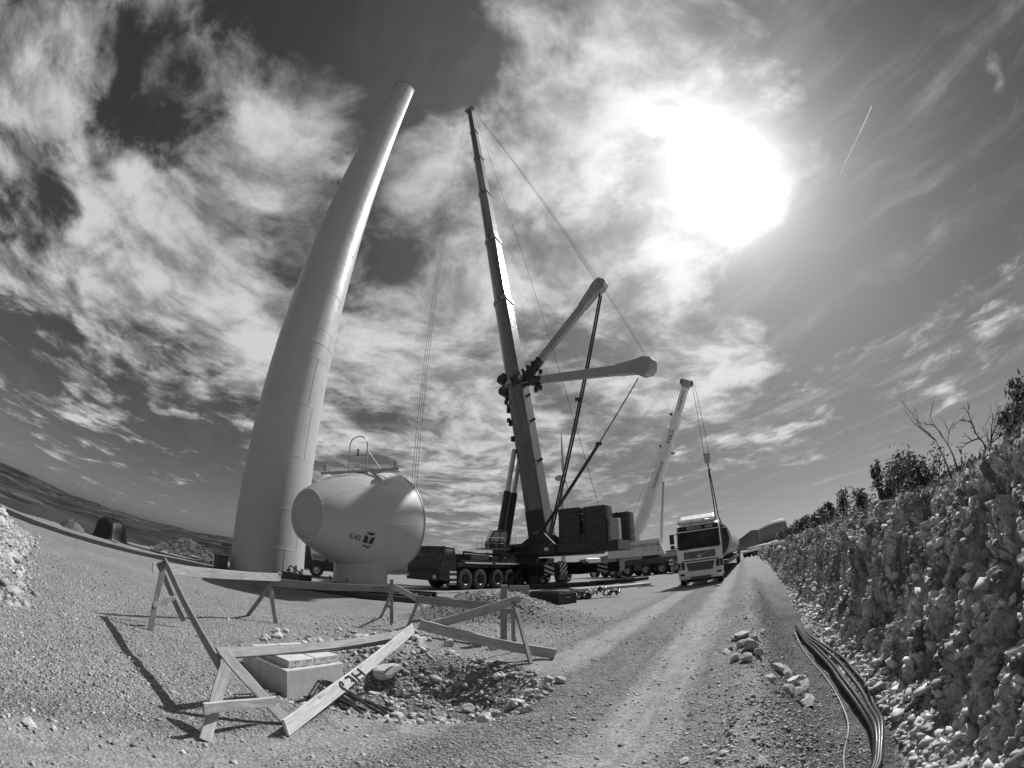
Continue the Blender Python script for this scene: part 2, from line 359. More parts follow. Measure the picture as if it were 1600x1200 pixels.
def text2d(s, size, ext=0.):
    cu = bpy.data.curves.new('t', 'FONT'); cu.body = s; cu.size = size; cu.align_x = 'CENTER'; cu.align_y = 'CENTER'; cu.resolution_u = 3
    ob = bpy.data.objects.new('t', cu); COL.objects.link(ob); bpy.context.view_layer.update()
    me = ob.to_mesh(); vs = [tuple(v.co[:2]) for v in me.vertices]; fs = [tuple(p.vertices) for p in me.polygons]
    ob.to_mesh_clear(); bpy.data.objects.remove(ob); bpy.data.curves.remove(cu); return vs, fs
def lettering(s, size, o, ex, ey, name, mat, root, parent=None, world=True, wide=1.):
    vs, fs = text2d(s, size); o, ex, ey = Vector(o), Vector(ex).normalized(), Vector(ey).normalized()
    mb = MB().add([o+ex*x*wide+ey*y for x, y in vs], fs)
    return wbuild(mb, name, mat, root, parent) if world else mb.build(name, mat, parent or root)

# ------------------------------------------------------------------ numpy noise
def _hash(ix, iy, k):
    h = (ix.astype(np.int64)*374761393+iy.astype(np.int64)*668265263+k*1442695041) & 0x7fffffff
    h = ((h ^ (h >> 13))*1274126177) & 0x7fffffff
    return ((h ^ (h >> 16)) & 0xffff)/65535.
def vnoise(x, y, k=0):
    x = np.asarray(x, float); y = np.asarray(y, float); ix, iy = np.floor(x), np.floor(y); fx, fy = x-ix, y-iy
    fx = fx*fx*(3-2*fx); fy = fy*fy*(3-2*fy)
    a, b, c, d = _hash(ix, iy, k), _hash(ix+1, iy, k), _hash(ix, iy+1, k), _hash(ix+1, iy+1, k)
    return (a*(1-fx)+b*fx)*(1-fy)+(c*(1-fx)+d*fx)*fy
def fbm(x, y, octv=4, k=0, g=.5):
    s = 0; a = 1.; t = 0
    for i in range(octv): s = s+a*(vnoise(x*2**i+17.3*i, y*2**i+5.7*i, k+i)-.5); t += a; a *= g
    return s/t*2
def worley(x, y, k=0):
    ix, iy = np.floor(x), np.floor(y); f1 = np.full(np.shape(x), 9.); f2 = f1.copy(); idr = np.zeros(np.shape(x))
    for i in (-1, 0, 1):
        for j in (-1, 0, 1):
            cx, cy_ = ix+i, iy+j; px = cx+_hash(cx, cy_, k); py = cy_+_hash(cx, cy_, k+9); dd = np.hypot(x-px, y-py); r = _hash(cx, cy_, k+5)
            n = dd < f1; f2 = np.where(n, f1, np.minimum(f2, dd)); idr = np.where(n, r, idr); f1 = np.where(n, dd, f1)
    return f1, f2, idr
def sst(x, a, b): t = np.clip((x-a)/(b-a), 0, 1); return t*t*(3-2*t)
def grid_mesh(name, P, mat, soil=None, smooth=True, wrap=False):   # P (rows, cols, 3)
    r, c, _ = P.shape; me = bpy.data.meshes.new(name); me.vertices.add(r*c); me.vertices.foreach_set('co', P.astype(np.float32).ravel())
    I = np.arange(r*c).reshape(r, c)
    q = np.stack([I[:-1, :-1], I[:-1, 1:], I[1:, 1:], I[1:, :-1]], -1).reshape(-1, 4)
    n = len(q); me.loops.add(n*4); me.loops.foreach_set('vertex_index', q.ravel().astype(np.int32)); me.polygons.add(n)
    me.polygons.foreach_set('loop_start', np.arange(0, n*4, 4, dtype=np.int32)); me.polygons.foreach_set('use_smooth', np.full(n, smooth))
    me.update(calc_edges=True)
    if soil is not None:
        at = me.attributes.new('soil', 'FLOAT', 'POINT'); at.data.foreach_set('value', soil.astype(np.float32).ravel())
    o = link(name, me, mat); o['kind'] = 'structure'; return o

# ------------------------------------------------------------------ ground
def road_uv(x, y): return x*RS+y*RC, x*RC-y*RS
PIT_C, PIT_R = (-1.4, 5.6), (1.85, 1.65)
def pit_d(x, y):                     # 0 at the middle of the pit, 1 on its rim
    a = np.arctan2(y-PIT_C[1], x-PIT_C[0]); w = 1+.16*fbm(np.cos(a)*1.7+4, np.sin(a)*1.7+4, 3, 40)
    return np.hypot((x-PIT_C[0])/PIT_R[0], (y-PIT_C[1])/PIT_R[1])/w
EDGE_AZ = np.array([-180, -110, -75, -63, -55, -46, -38, -30, -20, -10, 0, 8, 60, 100, 180.])
EDGE_D = np.array([60, 40, 29, 30, 32.5, 35, 39, 46, 60, 75, 120, 480, 600, 300, 60.])
def ground_z(x, y):
    x = np.asarray(x, float); y = np.asarray(y, float); u, v = road_uv(x, y); r = np.hypot(x, y)
    z = .035*fbm(x*.6, y*.6, 3, 1)+.012*fbm(x*4, y*4, 3, 5)*sst(r, 40, 25)
    z = z+.07*fbm(x*.17+3, y*.17, 2, 8)*sst(r, 4, 12)
    pd = pit_d(x, y)
    z = z-(.48+.24*fbm(x*1.6, y*1.6, 4, 11))*sst(pd, 1.05, .4)+.035*sst(pd, 1.5, 1.12)*sst(pd, .9, 1.1)*(1+fbm(x*3, y*3, 3, 12))
    h = np.hypot((x+.75)/2.5, (y-12.7)/1.5); z = z+(.8+.3*fbm(x*1.3, y*1.3, 4, 14))*sst(h, 1.15, .15)      # spoil heap
    h2 = np.hypot((x-1.3)/1.5, (y-11.6)/1.2); z = z+.35*sst(h2, 1.1, .2)
    for c in (-1.05, -2.95): z = z-.035*np.exp(-((v-c)/.28)**2)*sst(r, 60, 30)
    z = z+.05*np.exp(-((v+2)/.4)**2)
    sh = .1*np.exp(-((v+.05)/.22)**2)*(1+.9*fbm(u*.9, v*2, 3, 20)); z = z+sh*sst(u, 22, 9)
    dt = .72*sst(u, 40, 12)*(sst(v, .0, 1.05)); z = z-dt*(1+.15*fbm(u*1.1, v*1.5, 3, 22))      # ditch
    ba = -.899*x+.438*y; b = -.438*x-.899*y; z = z+(.8+.4*fbm(x*.9, y*.9, 4, 25))*sst(b, -.1, 1.9)*sst(ba, 5.6, 8.6)*sst(ba, 19, 15)*sst(b, 7, 5)       # rubble berm at the left
    z = z-.22*np.exp(-((x+2.4)/.5)**2-((y-4.35)/.42)**2)-.26*np.exp(-((x+3.05)/.42)**2-((y-4.85)/.5)**2)-.24*sst(-x, 11, 23)-.3*np.exp(-((x+9.5)/4.6)**2-((y-13.8)/3.)**2)
    az = np.degrees(np.arctan2(x, y)); ed = np.interp(az, EDGE_AZ, EDGE_D)*(1+.05*fbm(az*.2, az*0, 2, 30))
    ov = np.maximum(r-ed, 0); z = z-np.minimum(ov*.5, 6+ov*.24)-.6*sst(ov, 0, 3)
    return z
def gz(x, y): return float(ground_z(np.array([x]), np.array([y]))[0])
az = np.concatenate([np.linspace(-180, -84, 40)[:-1], np.linspace(-84, 84, 980), np.linspace(84, 180, 40)[1:]])
rr = np.concatenate([[.05], np.geomspace(.8, 34, 300), np.geomspace(34.6, 420, 90)])
AZg, RRg = np.meshgrid(np.radians(az), rr); X, Y = RRg*np.sin(AZg), RRg*np.cos(AZg); Z = ground_z(X, Y)
u_, v_ = road_uv(X, Y)
Z = np.where((v_ > 1.95), np.minimum(Z, -1.2), Z)               # under the bank
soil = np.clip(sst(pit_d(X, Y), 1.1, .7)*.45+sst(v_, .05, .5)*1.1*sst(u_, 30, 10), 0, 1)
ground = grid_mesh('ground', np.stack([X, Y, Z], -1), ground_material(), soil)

# valley and mountains out to the horizon
az = np.linspace(-180, 180, 721); rr = np.concatenate([np.geomspace(40, 900, 60), np.geomspace(940, 17000, 120)])
AZg, RRg = np.meshgrid(np.radians(az), rr); X, Y = RRg*np.sin(AZg), RRg*np.cos(AZg); azd = np.degrees(AZg)
ed = np.interp(azd, EDGE_AZ, EDGE_D)
lk = X/2600.; mk = Y/2600.
drop = np.minimum(np.maximum(RRg-ed, 0)*.42, 95+30*fbm(X/900., Y/900., 4, 50)+.012*np.maximum(RRg-ed, 0))
drop = drop*(1-.985*sst(azd, 6, 14)*sst(azd, 120, 90))
Z = -2.2-drop
Z = np.where(RRg < ed+4, -2.2, Z)
Z = Z+sst(RRg, 200, 900)*(20*fbm(X/260., Y/260., 5, 52)+sst(RRg, 700, 2500)*75*np.abs(fbm(X/1500.+7, Y/1500., 5, 54)))*sst(azd, 14, 0)
ridge_el = .0110+.0075*fbm(azd*.13, azd*0+3, 5, 60)+.004*sst(azd, -38, -75)
ridge_el = np.where(azd > 0, ridge_el*.75, ridge_el)
m1 = sst(RRg, 6500, 12500)*(1+.28*fbm(X/1400., Y/1400., 5, 62)); Z = Z+m1*(ridge_el*12500+125)
m0 = sst(RRg, 3000, 5200)*sst(RRg, 7800, 5600)*(.55+.5*fbm(X/1100., Y/1100., 4, 66)); Z = Z+m0*120*sst(azd, 5, -20)
# low wooded hill beyond the road on the right
hh = np.exp(-((azd-33.2)/2.4)**2)*np.exp(-((RRg-800)/180)**2)*34+np.exp(-((azd-29)/3.)**2)*np.exp(-((RRg-950)/150)**2)*20; Z = Z+hh*(1+.3*fbm(X/60., Y/60., 3, 70))
pl = sst(azd, 2, 9)*sst(azd, 110, 80); Z = np.where(RRg < 640, Z*(1-pl)+pl*(-2.2), Z)
hills = grid_mesh('hills', np.stack([X, Y, Z], -1), hills_material())

# ------------------------------------------------------------------ rocky bank cut along the road
ROCK = rock_material('bank_limestone', .62, .8); ROCKB = rock_material('loose_limestone', .58, 0.); SOILM = rock_material('bank_soil', .2, .5)
def facet(x, y, k, ax=1., crack=.1):
    """broken-stone relief: every cell is a tilted plane, with a dark crack round it"""
    ix, iy = np.floor(x), np.floor(y); f1 = np.full(np.shape(x), 9.); f2 = f1.copy(); h = np.zeros(np.shape(x))
    for i in (-1, 0, 1):
        for j in (-1, 0, 1):
            cx, cy_ = ix+i, iy+j; dx = x-(cx+_hash(cx, cy_, k)); dy = y-(cy_+_hash(cx, cy_, k+9)); dd = np.maximum(np.abs(dx+.25*dy), np.abs(dy-.2*dx)*ax)
            v = _hash(cx, cy_, k+5)+(_hash(cx, cy_, k+6)-.5)*1.3*dx+(_hash(cx, cy_, k+7)-.62)*1.5*dy
            n = dd < f1; f2 = np.where(n, f1, np.minimum(f2, dd)); h = np.where(n, v, h); f1 = np.where(n, dd, f1)
    return h-.55*sst(f2-f1, crack, 0)
def bank_point(u, s, disp=True):
    """u along the road, s from the ditch foot (0) over the face (1) to the plateau (>1)"""
    u = np.asarray(u, float); s = np.asarray(s, float)
    top = 1.78+.10*fbm(u*.5, u*0, 3, 80)+.3*sst(u, 4.5, 1.)-.10*sst(u, 10, 30); wob = .3*fbm(u*.6+9, u*0, 3, 82)
    f = np.clip(s, 0, 1); p = np.maximum(s-1, 0)
    v = 1.46+np.interp(f, [0, .2, .45, .75, .92, 1], [0, .42, .78, 1.05, 1.22, 1.45])+wob*f+p*1.
    z = -.78+(top+.78)*np.interp(f, [0, .2, .45, .75, .92, 1], [0, .15, .42, .80, .96, 1])+.35*(1-np.exp(-p/1.2))+.045*p*sst(p, 0, 6)
    if disp:
        gu, gs = u, s*2.7
        wx, wy = .25*fbm(gu*2, gs*2, 3, 85), .25*fbm(gu*2+5, gs*2, 3, 86)
        a = .20*fbm(gu*.9, gs*.6, 4, 84)
        m = sst(fbm(gu*.7+3, gs*.5, 3, 101), -.25, .15)               # where bare rock shows; elsewhere crumbled earth
        m = m*(.35+.65*sst(f, .12, .4)); blk = .30*(facet(gu*1.7+wx, gs*1.3+wy, 87, .8, .16)-.5)*m+.17*(facet(gu*3.9+wx, gs*3.3+wy, 91, .85, .14)-.5)*(.3+.7*m)+.10*(facet(gu*8+2*wx, gs*7+2*wy, 93, .9, .14)-.5)
        gul = 0
        for gu0, wd, dp in ((2.45, .12, .6), (3.45, .10, .5), (2.95, .06, .3), (1.95, .06, .3), (4.0, .06, .3), (5.6, .1, .2), (1.55, .12, .25), (8.2, .12, .22), (10.8, .15, .2), (14.5, .2, .25), (4.5, .08, .2), (6.7, .1, .2)):
            gul = gul+dp*np.exp(-((gu-gu0-.45*(s-.5)-.16*fbm(gs*1.2, gs*0+gu0, 3, 95))/wd)**2)*sst(f, .1, .3)*sst(s, 1.0, .8)
        under = .16*np.exp(-((s-.88)/.06)**2)*(1+fbm(gu*1.5, gs, 2, 97))
        d = (a+blk+.022*fbm(gu*16, gs*16, 3, 98))*sst(s, 1.9, 1.0)*(.12+.88*sst(f, .02, .3))-gul-under
        flat = sst(s, 1., 1.25)
        v = v-d*.8*(1-flat); z = z+d*.6*(1-flat)+flat*(.09*fbm(u*1.4, p*1.4, 4, 99)+.03*fbm(u*7, p*7, 3, 100))
    return u*RS+v*RC, u*RC-v*RS, z
uu = np.concatenate([np.linspace(-4, -.5, 40)[:-1], np.linspace(-.5, 9, 640), np.geomspace(9.03, 40, 260)[1:], np.geomspace(40.5, 420, 60)])
ss = np.concatenate([np.linspace(-.06, 1.25, 200), np.geomspace(1.27, 6, 40)[1:], np.geomspace(6.5, 160, 24)])
U, S = np.meshgrid(uu, ss, indexing='ij'); bx, by, bz = bank_point(U, S)
bz = np.where(S < 0, bz-.4, bz)
bank = grid_mesh('rocky_bank', np.stack([bx, by, bz], -1)[:, ::-1], ROCK, smooth=False)

# ------------------------------------------------------------------ stones
def rock_template(k, sub=2):
    bm = bmesh.new(); bmesh.ops.create_icosphere(bm, subdivisions=sub, radius=1.); rs = random.Random(k)
    sc_ = (rs.uniform(.8, 1.25), rs.uniform(.65, 1.), rs.uniform(.5, .85))
    pl = [(Vector((rs.gauss(0, 1), rs.gauss(0, 1), rs.gauss(0, 1))).normalized(), rs.uniform(.42, .78)) for _ in range(15)]
    for v in bm.verts:
        for n, d in pl:
            q = v.co.dot(n)
            if q > d: v.co -= n*(q-d)
        v.co += Vector((rs.uniform(-1, 1), rs.uniform(-1, 1), rs.uniform(-1, 1)))*.02
        v.co = Vector((v.co.x*sc_[0], v.co.y*sc_[1], v.co.z*sc_[2]))
    me = bpy.data.meshes.new('rock'); bm.to_mesh(me); bm.free(); return me
ROCKS = [rock_template(k) for k in range(10)]
for me in ROCKS: me.materials.append(ROCKB)
ROCKS_BANK = [m.copy() for m in ROCKS]
for me in ROCKS_BANK: me.materials.clear(); me.materials.append(ROCK)
def rock(p, s, parent, i, meshes=ROCKS, flat=1.):
    o = bpy.data.objects.new('rock', meshes[i % len(meshes)]); COL.objects.link(o); o.parent = parent
    o.location = p; o.scale = (s, s, s*flat); o.rotation_euler = (random.uniform(-.5, .5), random.uniform(-.5, .5), random.uniform(0, 6.28)); return o
_cube = np.array([(-1, -1, -1), (1, -1, -1), (1, 1, -1), (-1, 1, -1), (-1, -1, 1), (1, -1, 1), (1, 1, 1), (-1, 1, 1)], float)*.6
_cf = np.array([(3, 2, 1, 0), (4, 5, 6, 7), (0, 1, 5, 4), (1, 2, 6, 5), (2, 3, 7, 6), (3, 0, 4, 7)])
def gravel(name, P, S, mat, parent=None, label=None, cat=None):
    n = len(P); V = _cube[None]+RNG.uniform(-.42, .42, (n, 8, 3)); V = V*RNG.uniform(.55, 1.25, (n, 1, 3)); V[:, :, 2] *= .72
    a = RNG.uniform(0, 6.283, (n, 3)); c, s = np.cos(a), np.sin(a); Rm = np.zeros((n, 3, 3))
    Rm[:, 0, 0] = c[:, 0]; Rm[:, 0, 1] = -s[:, 0]; Rm[:, 1, 0] = s[:, 0]; Rm[:, 1, 1] = c[:, 0]; Rm[:, 2, 2] = 1
    Rx = np.zeros((n, 3, 3)); Rx[:, 0, 0] = 1; t = (a[:, 1]-3.14)*.2; Rx[:, 1, 1] = np.cos(t); Rx[:, 1, 2] = -np.sin(t); Rx[:, 2, 1] = np.sin(t); Rx[:, 2, 2] = np.cos(t)
    V = np.einsum('nij,nkj->nki', Rm @ Rx, V)*S[:, None, None]+P[:, None, :]
    F = (_cf[None]+(np.arange(n)*8)[:, None, None]).reshape(-1, 4)
    me = bpy.data.meshes.new(name); me.vertices.add(n*8); me.vertices.foreach_set('co', V.astype(np.float32).ravel())
    m = len(F); me.loops.add(m*4); me.loops.foreach_set('vertex_index', F.ravel().astype(np.int32)); me.polygons.add(m)
    me.polygons.foreach_set('loop_start', np.arange(0, m*4, 4, dtype=np.int32)); me.update(calc_edges=True)
    at = me.attributes.new('tone', 'FLOAT', 'POINT'); at.data.foreach_set('value', np.repeat(RNG.uniform(0, 1, n), 8).astype(np.float32))
    o = link(name, me, mat, parent); o['kind'] = 'stuff'
    if label: tag(o, label, cat)
    return o
def pebble_material(lo=.17, hi=.46):
    m = bpy.data.materials.new('pebbles'); m.use_nodes = True; g = NT(m.node_tree); b = g.n['Principled BSDF']
    t = g.node('ShaderNodeAttribute', attribute_name='tone').outputs['Fac']; pos = g.node('ShaderNodeNewGeometry').outputs['Position']
    f = g.m('MULTIPLY', g.mr(t, 0., 1., lo, hi, False), g.mr(g.noise(pos, 45., 4.), .3, .7, .8, 1.2, False))
    g.l.new(g.comb(f, f, f), b.inputs['Base Color']); b.inputs['Roughness'].default_value = .9; b.inputs['Specular IOR Level'].default_value = .15
    return m
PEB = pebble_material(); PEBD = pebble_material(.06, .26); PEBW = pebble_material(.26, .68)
def scatter(n, fn):                  # fn(n) -> x, y, size arrays
    x, y, s = fn(n); z = ground_z(x, y)+s*.02; return np.stack([x, y, z], 1), s
# fine gravel in front of the camera, thinning with distance
def f_near(n):
    a = np.radians(RNG.uniform(-80, 62, n)); r = 2.2*np.exp(RNG.uniform(0, 1.75, n)); s = (.004+.006*RNG.power(.6, n)+.017*RNG.uniform(0, 1, n)**7)*(1+.07*r)
    x, y = r*np.sin(a), r*np.cos(a); u, v = road_uv(x, y)
    trk = np.maximum(np.exp(-((v+1.05)/.33)**2), np.exp(-((v+2.95)/.36)**2)); rd = sst(np.abs(v+2.), 2.3, 1.5); keep = (RNG.uniform(0, 1, n) > np.maximum(trk*.9, rd*.7)) & (v < 1.3) & (RNG.uniform(0, 1, n) < .35+.65*sst(fbm(x*.7, y*.7, 3, 33), -.35, .35))
    return x[keep], y[keep], s[keep]
P_, S_ = scatter(90000, f_near); gravel('gravel', P_, S_, PEB, None, 'pale crushed limestone gravel strewn over the pad and road', 'gravel')
def f_pit(n):
    a = RNG.uniform(0, 6.283, n); q = np.sqrt(RNG.uniform(0, 1.12, n)); x = PIT_C[0]+PIT_R[0]*q*np.cos(a); y = PIT_C[1]+PIT_R[1]*q*np.sin(a); return x, y, .012+.05*RNG.power(.35, n)
P_, S_ = scatter(4200, f_pit); gravel('pit_rubble', P_, S_, PEB, ground)
def f_heap(n):
    x = -.6+RNG.normal(0, 1.5, n); y = 12.4+RNG.normal(0, .9, n); return x, y, .012+.035*RNG.power(.4, n)
P_, S_ = scatter(3000, f_heap); gravel('heap_rubble', P_, S_, PEB, ground)
def f_berm(n):
    a = RNG.uniform(6.5, 17, n); b = np.abs(RNG.normal(0, 1.1, n))+RNG.normal(0, .15, n); return -.899*a-.438*b, .438*a-.899*b, .02+.075*RNG.power(.35, n)
P_, S_ = scatter(5200, f_berm); gravel('berm_rubble', P_, S_, PEB, ground)
def f_ditch(n):
    u = 1.2*np.exp(RNG.uniform(0, 3., n)); v = RNG.normal(.45, .38, n); k = v < 1.35; u, v = u[k], v[k]; return u*RS+v*RC, u*RC-v*RS, .006+.028*RNG.power(.25, len(u))
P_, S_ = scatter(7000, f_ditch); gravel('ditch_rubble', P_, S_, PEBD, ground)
# rubble caught on the bank face
n = 17000; u = -.3+np.exp(RNG.uniform(0, 3.4, n)); s = .05+RNG.uniform(0., 1.1, n)**1.5
x, y, z = bank_point(u, s); S_ = (.006+.05*RNG.power(.25, n))*(1+.01*u); gravel('bank_rubble', np.stack([x, y, z], 1), S_, PEBW, bank)
n = 9500; u = -.3+np.exp(RNG.uniform(0, 3.2, n)); s = RNG.uniform(.08, 1.04, n); k = fbm(u*1.1+3, s*2.2, 4, 140) > RNG.uniform(-.5, .35, n); u, s = u[k], s[k]
x, y, z = bank_point(u, s); gravel('bank_stone', np.stack([x, y, z], 1), (.022+.075*RNG.power(.35, len(u)))*(1+.02*u), PEBW, bank)      # fractured blocks standing out of the face
n = 2600; u = -.3+np.exp(RNG.uniform(0, 3.3, n)); s = RNG.uniform(.96, 1.7, n); x, y, z = bank_point(u, s); gravel('crest_rubble', np.stack([x, y, z], 1), (.01+.06*RNG.power(.3, n)), PEBW, bank)
# stones large enough to tell apart
i = 0
for k in range(300):
    t = random.random(); u = -.2+math.exp(random.uniform(0, 2.75)); s = .1+random.uniform(.02, 1.0)**1.3
    x, y, z = (float(q) for q in bank_point(np.array([u]), np.array([s]))); rock((x, y, z), random.choice((.035, .045, .06, .08, .12))*(1+.03*u), bank, k, ROCKS_BANK)
for k in range(46):
    a = random.uniform(0, 6.28); q = math.sqrt(random.uniform(0, 1.35)); x, y = PIT_C[0]+PIT_R[0]*q*math.cos(a), PIT_C[1]+PIT_R[1]*q*math.sin(a)
    if y < 5.2 and x < -1.7: continue
    s = random.uniform(.06, .15); rock((x, y, gz(x, y)+s*.25), s, ground, k)
for (px, py, s) in ((600, 1075, .3), (565, 1040, .2), (650, 1000, .22), (700, 1010, .17), (655, 1040, .16), (770, 1015, .15), (1160, 995, .2), (1172, 1015, .22), (1150, 1030, .13), (1225, 1050, .22), (1250, 1065, .19), (1245, 1080, .17), (1135, 1020, .09), (1190, 990, .12), (1178, 1003, .16), (1158, 1012, .14), (1148, 1000, .12), (1185, 1024, .13), (1168, 1032, .15), (1142, 1015, .1), (1214, 1043, .15), (1238, 1058, .2), (1262, 1080, .16), (1232, 1075, .14), (1255, 1050, .12), (1205, 1060, .1), (1165, 970, .06), (48, 1135, .075), (85, 1140, .04), (1270, 1078, .09), (1130, 1180, .05), (1190, 1195, .06), (1070, 1190, .05)):
    p = PZ(px, py, 0.); p = PZ(px, py, gz(p.x, p.y)); rock((p.x, p.y, gz(p.x, p.y)+s*.3), s, ground, i, flat=.85); i += 1
for k in range(64):                  # pale broken stone thrown up along the far lip of the pit
    p = PZ(random.uniform(385, 800), 0, 0.) if False else PZ(random.uniform(385, 790), random.gauss(1000, 9), 0.); s = random.choice((.05, .06, .08, .1, .14)); rock((p.x, p.y, gz(p.x, p.y)+s*.25), s, ground, k)
for k in range(38):
    a_, b_ = random.uniform(7, 15), abs(random.gauss(.3, .9)); x, y = -.899*a_-.438*b_, .438*a_-.899*b_; s = random.uniform(.1, .24); rock((x, y, gz(x, y)+s*.3), s, ground, k)

# ------------------------------------------------------------------ wind tower
gray('tower_paint', .48, .36, 0., .04, .8, spec=.5, dirt=.06); gray('white_gel', .47, .46, 0., .05, 1.2, spec=.4, dirt=.05); gray('seam', .72, .3, 0., .05)
gray('dark_steel', .05, .5, .3, .3, 5.); gray('black_paint', .022, .32, 0., .35, 4., spec=.5, dirt=.25); gray('mid_steel', .22, .42, .6, .2, 6.); gray('galv', .5, .35, .8, .2, 8.)
gray('rope', .06, .6, .4); gray('rubber', .03, .8, 0., .3, 9., .3, 60., spec=.2); gray('white_paint', .7, .32, 0., .06, 3., spec=.5, dirt=.12); gray('grey_paint', .34, .4, 0., .1, 4., dirt=.15); gray('print_dark', .025, .6); gray('print_white', .75, .5)
gray('concrete', .55, .85, 0., .14, 7., .5, 90., spec=.2, dirt=.2); gray('concrete_dark', .34, .85, 0., .2, 7., .5, 90., spec=.2)
gray('tarp', .02, .5, 0., .4, 5., .5, 9.); gray('black_pipe', .03, .38, 0., .3, 9.); gray('chrome', .8, .12, 1., .05); gray('light_pipe', .5, .5)
gray('rust_box', .12, .7, .2, .3, 6.); gray('bag_white', .6, .7, 0., .15, 9., .5, 14.); gray('ballast', .03, .45, 0., .3, 3., dirt=.3); gray('dirty_tyre', .075, .9, 0., .4, 7., .3, 60., spec=.1); gray('grille', .06, .5)
GLASS = glassy('cab_glass'); GLASS2 = glassy('headlamp_glass', .5, .05)
HAZ = stripes('hazard_stripes', 0, 2.6); HAZY = stripes('hazard_stripes_side', 1, 2.6)
W1, W2, W3 = wood('fresh_pine', .52), wood('grey_pine', .30), wood('pale_board', .66)

TC = AZ(-33.0, 25.0); TZ = gz(TC.x, TC.y)-.05
def tower_r(h):                      # slim steel tube: three cans with slightly different taper
    return float(np.interp(h, [0, 20, 38, 52.6], [2.16, 1.86, 1.60, 1.34]))
t = thing('wind_turbine_tower', 'tall unfinished pale steel wind turbine tower tapering into the sky', 'tower', (TC.x, TC.y, TZ))
cuts = [0, 14.2, 33.5, 52.6]
for a, b in zip(cuts[:-1], cuts[1:]):
    hs = np.linspace(a, b, 14); MB().lathe([(tower_r(h), h) for h in hs], n=72).build('tower_section', 'tower_paint', t, smooth=40)
seams = [.35, 1.75, 3.9, 6.9, 10., 13.1, 14.2, 15.2, 18.1, 21, 24, 27, 30, 32.6, 33.5, 36.4, 39.2, 42, 44.8, 47.6, 50.3]
for h in seams:
    big = h in (14.2, 33.5); r = tower_r(h)
    MB().lathe([(r, -.05 if big else -.016), (r+(.014 if big else .008), -.03 if big else -.008), (r+(.014 if big else .008), .03 if big else .008), (r, .05 if big else .016)], (0, 0, h), n=72, caps=False).build('weld_seam', 'tower_paint', t, smooth=30)
ca = math.atan2(-TC.y, -TC.x)        # towards the camera
for k, (h0, h1) in enumerate(zip(seams[:-1], seams[1:])):      # vertical plate welds
    an = ca+.42+.5*math.sin(k*2.3); p = [(math.cos(an)*(tower_r(h)+.003), math.sin(an)*(tower_r(h)+.003), h) for h in np.linspace(h0, h1, 4)]
    MB().tube(p, .008, 5).build('plate_weld', 'tower_paint', t)
for h in (17.6, 20.6, 22.3, 24.6, 26.8, 29.5, 36.7, 39.5, 42.3, 44.9):           # bright lifting studs catching the sun
    an = ca+.95; MB().cyl((math.cos(an)*tower_r(h), math.sin(an)*tower_r(h), h), (math.cos(an)*(tower_r(h)+.05), math.sin(an)*(tower_r(h)+.05), h), .035, n=8).build('stud', 'chrome', t)
MB().lathe([(1.34, 0), (1.40, .02), (1.40, .14), (1.18, .14), (1.18, -.05)], (0, 0, 52.6), n=64, caps=False).build('top_flange', 'mid_steel', t, smooth=30)
for an, s_ in ((ca+1.2, .16), (ca+.4, .1)):
    MB().cyl((math.cos(an)*1.3, math.sin(an)*1.3, 52.7), (math.cos(an)*1.34, math.sin(an)*1.34, 52.7+s_*1.8), s_, n=10).build('guide_pin', 'dark_steel', t)
MB().lathe([(2.2, 0), (2.3, .0), (2.3, .18), (2.16, .22)], n=64, caps=False).build('base_flange', 'grey_paint', t, smooth=30)

# ------------------------------------------------------------------ nacelle on its transport stand
N1 = Vector((-8.98, 16.62, 3.32)); NA = Vector((math.cos(R(5.5))*math.sin(R(23.6)), math.cos(R(5.5))*math.cos(R(23.6)), math.sin(R(5.5))))
NL = 5.45; NPROF = [(1.10, 0), (1.17, .0), (1.20, .04), (1.44, .42), (1.74, 1.0), (2.04, 1.7), (2.29, 2.4), (2.48, 3.1), (2.60, 3.8), (2.67, 4.4), (2.69, 4.95), (2.66, 5.32), (2.65, 5.38)]
NS = thing('turbine_nacelle', 'large egg-shaped pale turbine nacelle with a dark emblem standing beside the tower', 'nacelle', (-7.6, 19.5, gz(-7.6, 19.5)))
prof = []
for i in range(len(NPROF)-1):        # resample smoothly
    p0, p1, p2, p3 = (Vector(NPROF[min(max(i+k, 0), len(NPROF)-1)]) for k in (-1, 0, 1, 2))
    for k in range(4):
        q = k/4; prof.append(tuple(.5*((2*p1)+(p2-p0)*q+(2*p0-5*p1+4*p2-p3)*q*q+(3*p1-p0-3*p2+p3)*q**3)))
prof.append(NPROF[-1])
hullmb = MB().lathe(prof, N1, NA, n=96, caps=False); NBVH = BVHTree.FromPolygons([Vector(v) for v in hullmb.v], hullmb.f)
hull = wbuild(hullmb, 'shell', 'white_gel', NS, smooth=50)
wbuild(MB().lathe([(0.001, .26), (.7, .24), (1.0, .2), (1.07, .1), (1.10, .0)], N1, NA, n=72, caps=False), 'end_cap', 'white_gel', NS, smooth=50)
wbuild(MB().lathe([(2.65, 5.38), (2.69, 5.38), (2.69, 5.45), (2.45, 5.47), (2.45, 5.30)], N1, NA, n=96, caps=False), 'rotor_flange', 'white_gel', NS, smooth=30)
wbuild(MB().lathe([(2.45, 5.33), (.9, 5.25), (.9, 5.6), (.5, 5.6), (.001, 5.5)], N1, NA, n=72, caps=False), 'bulkhead', 'dark_steel', NS, smooth=30)
NK = N1+NA*3.75; NK.z = gz(NK.x, NK.y)
wbuild(MB().lathe([(1.38, .44), (1.42, .46), (1.42, .56), (1.36, .60), (1.36, 1.15), (1.40, 1.5), (1.44, 2.2)], NK, n=72, caps=False), 'yaw_neck', 'white_gel', NS, smooth=40)
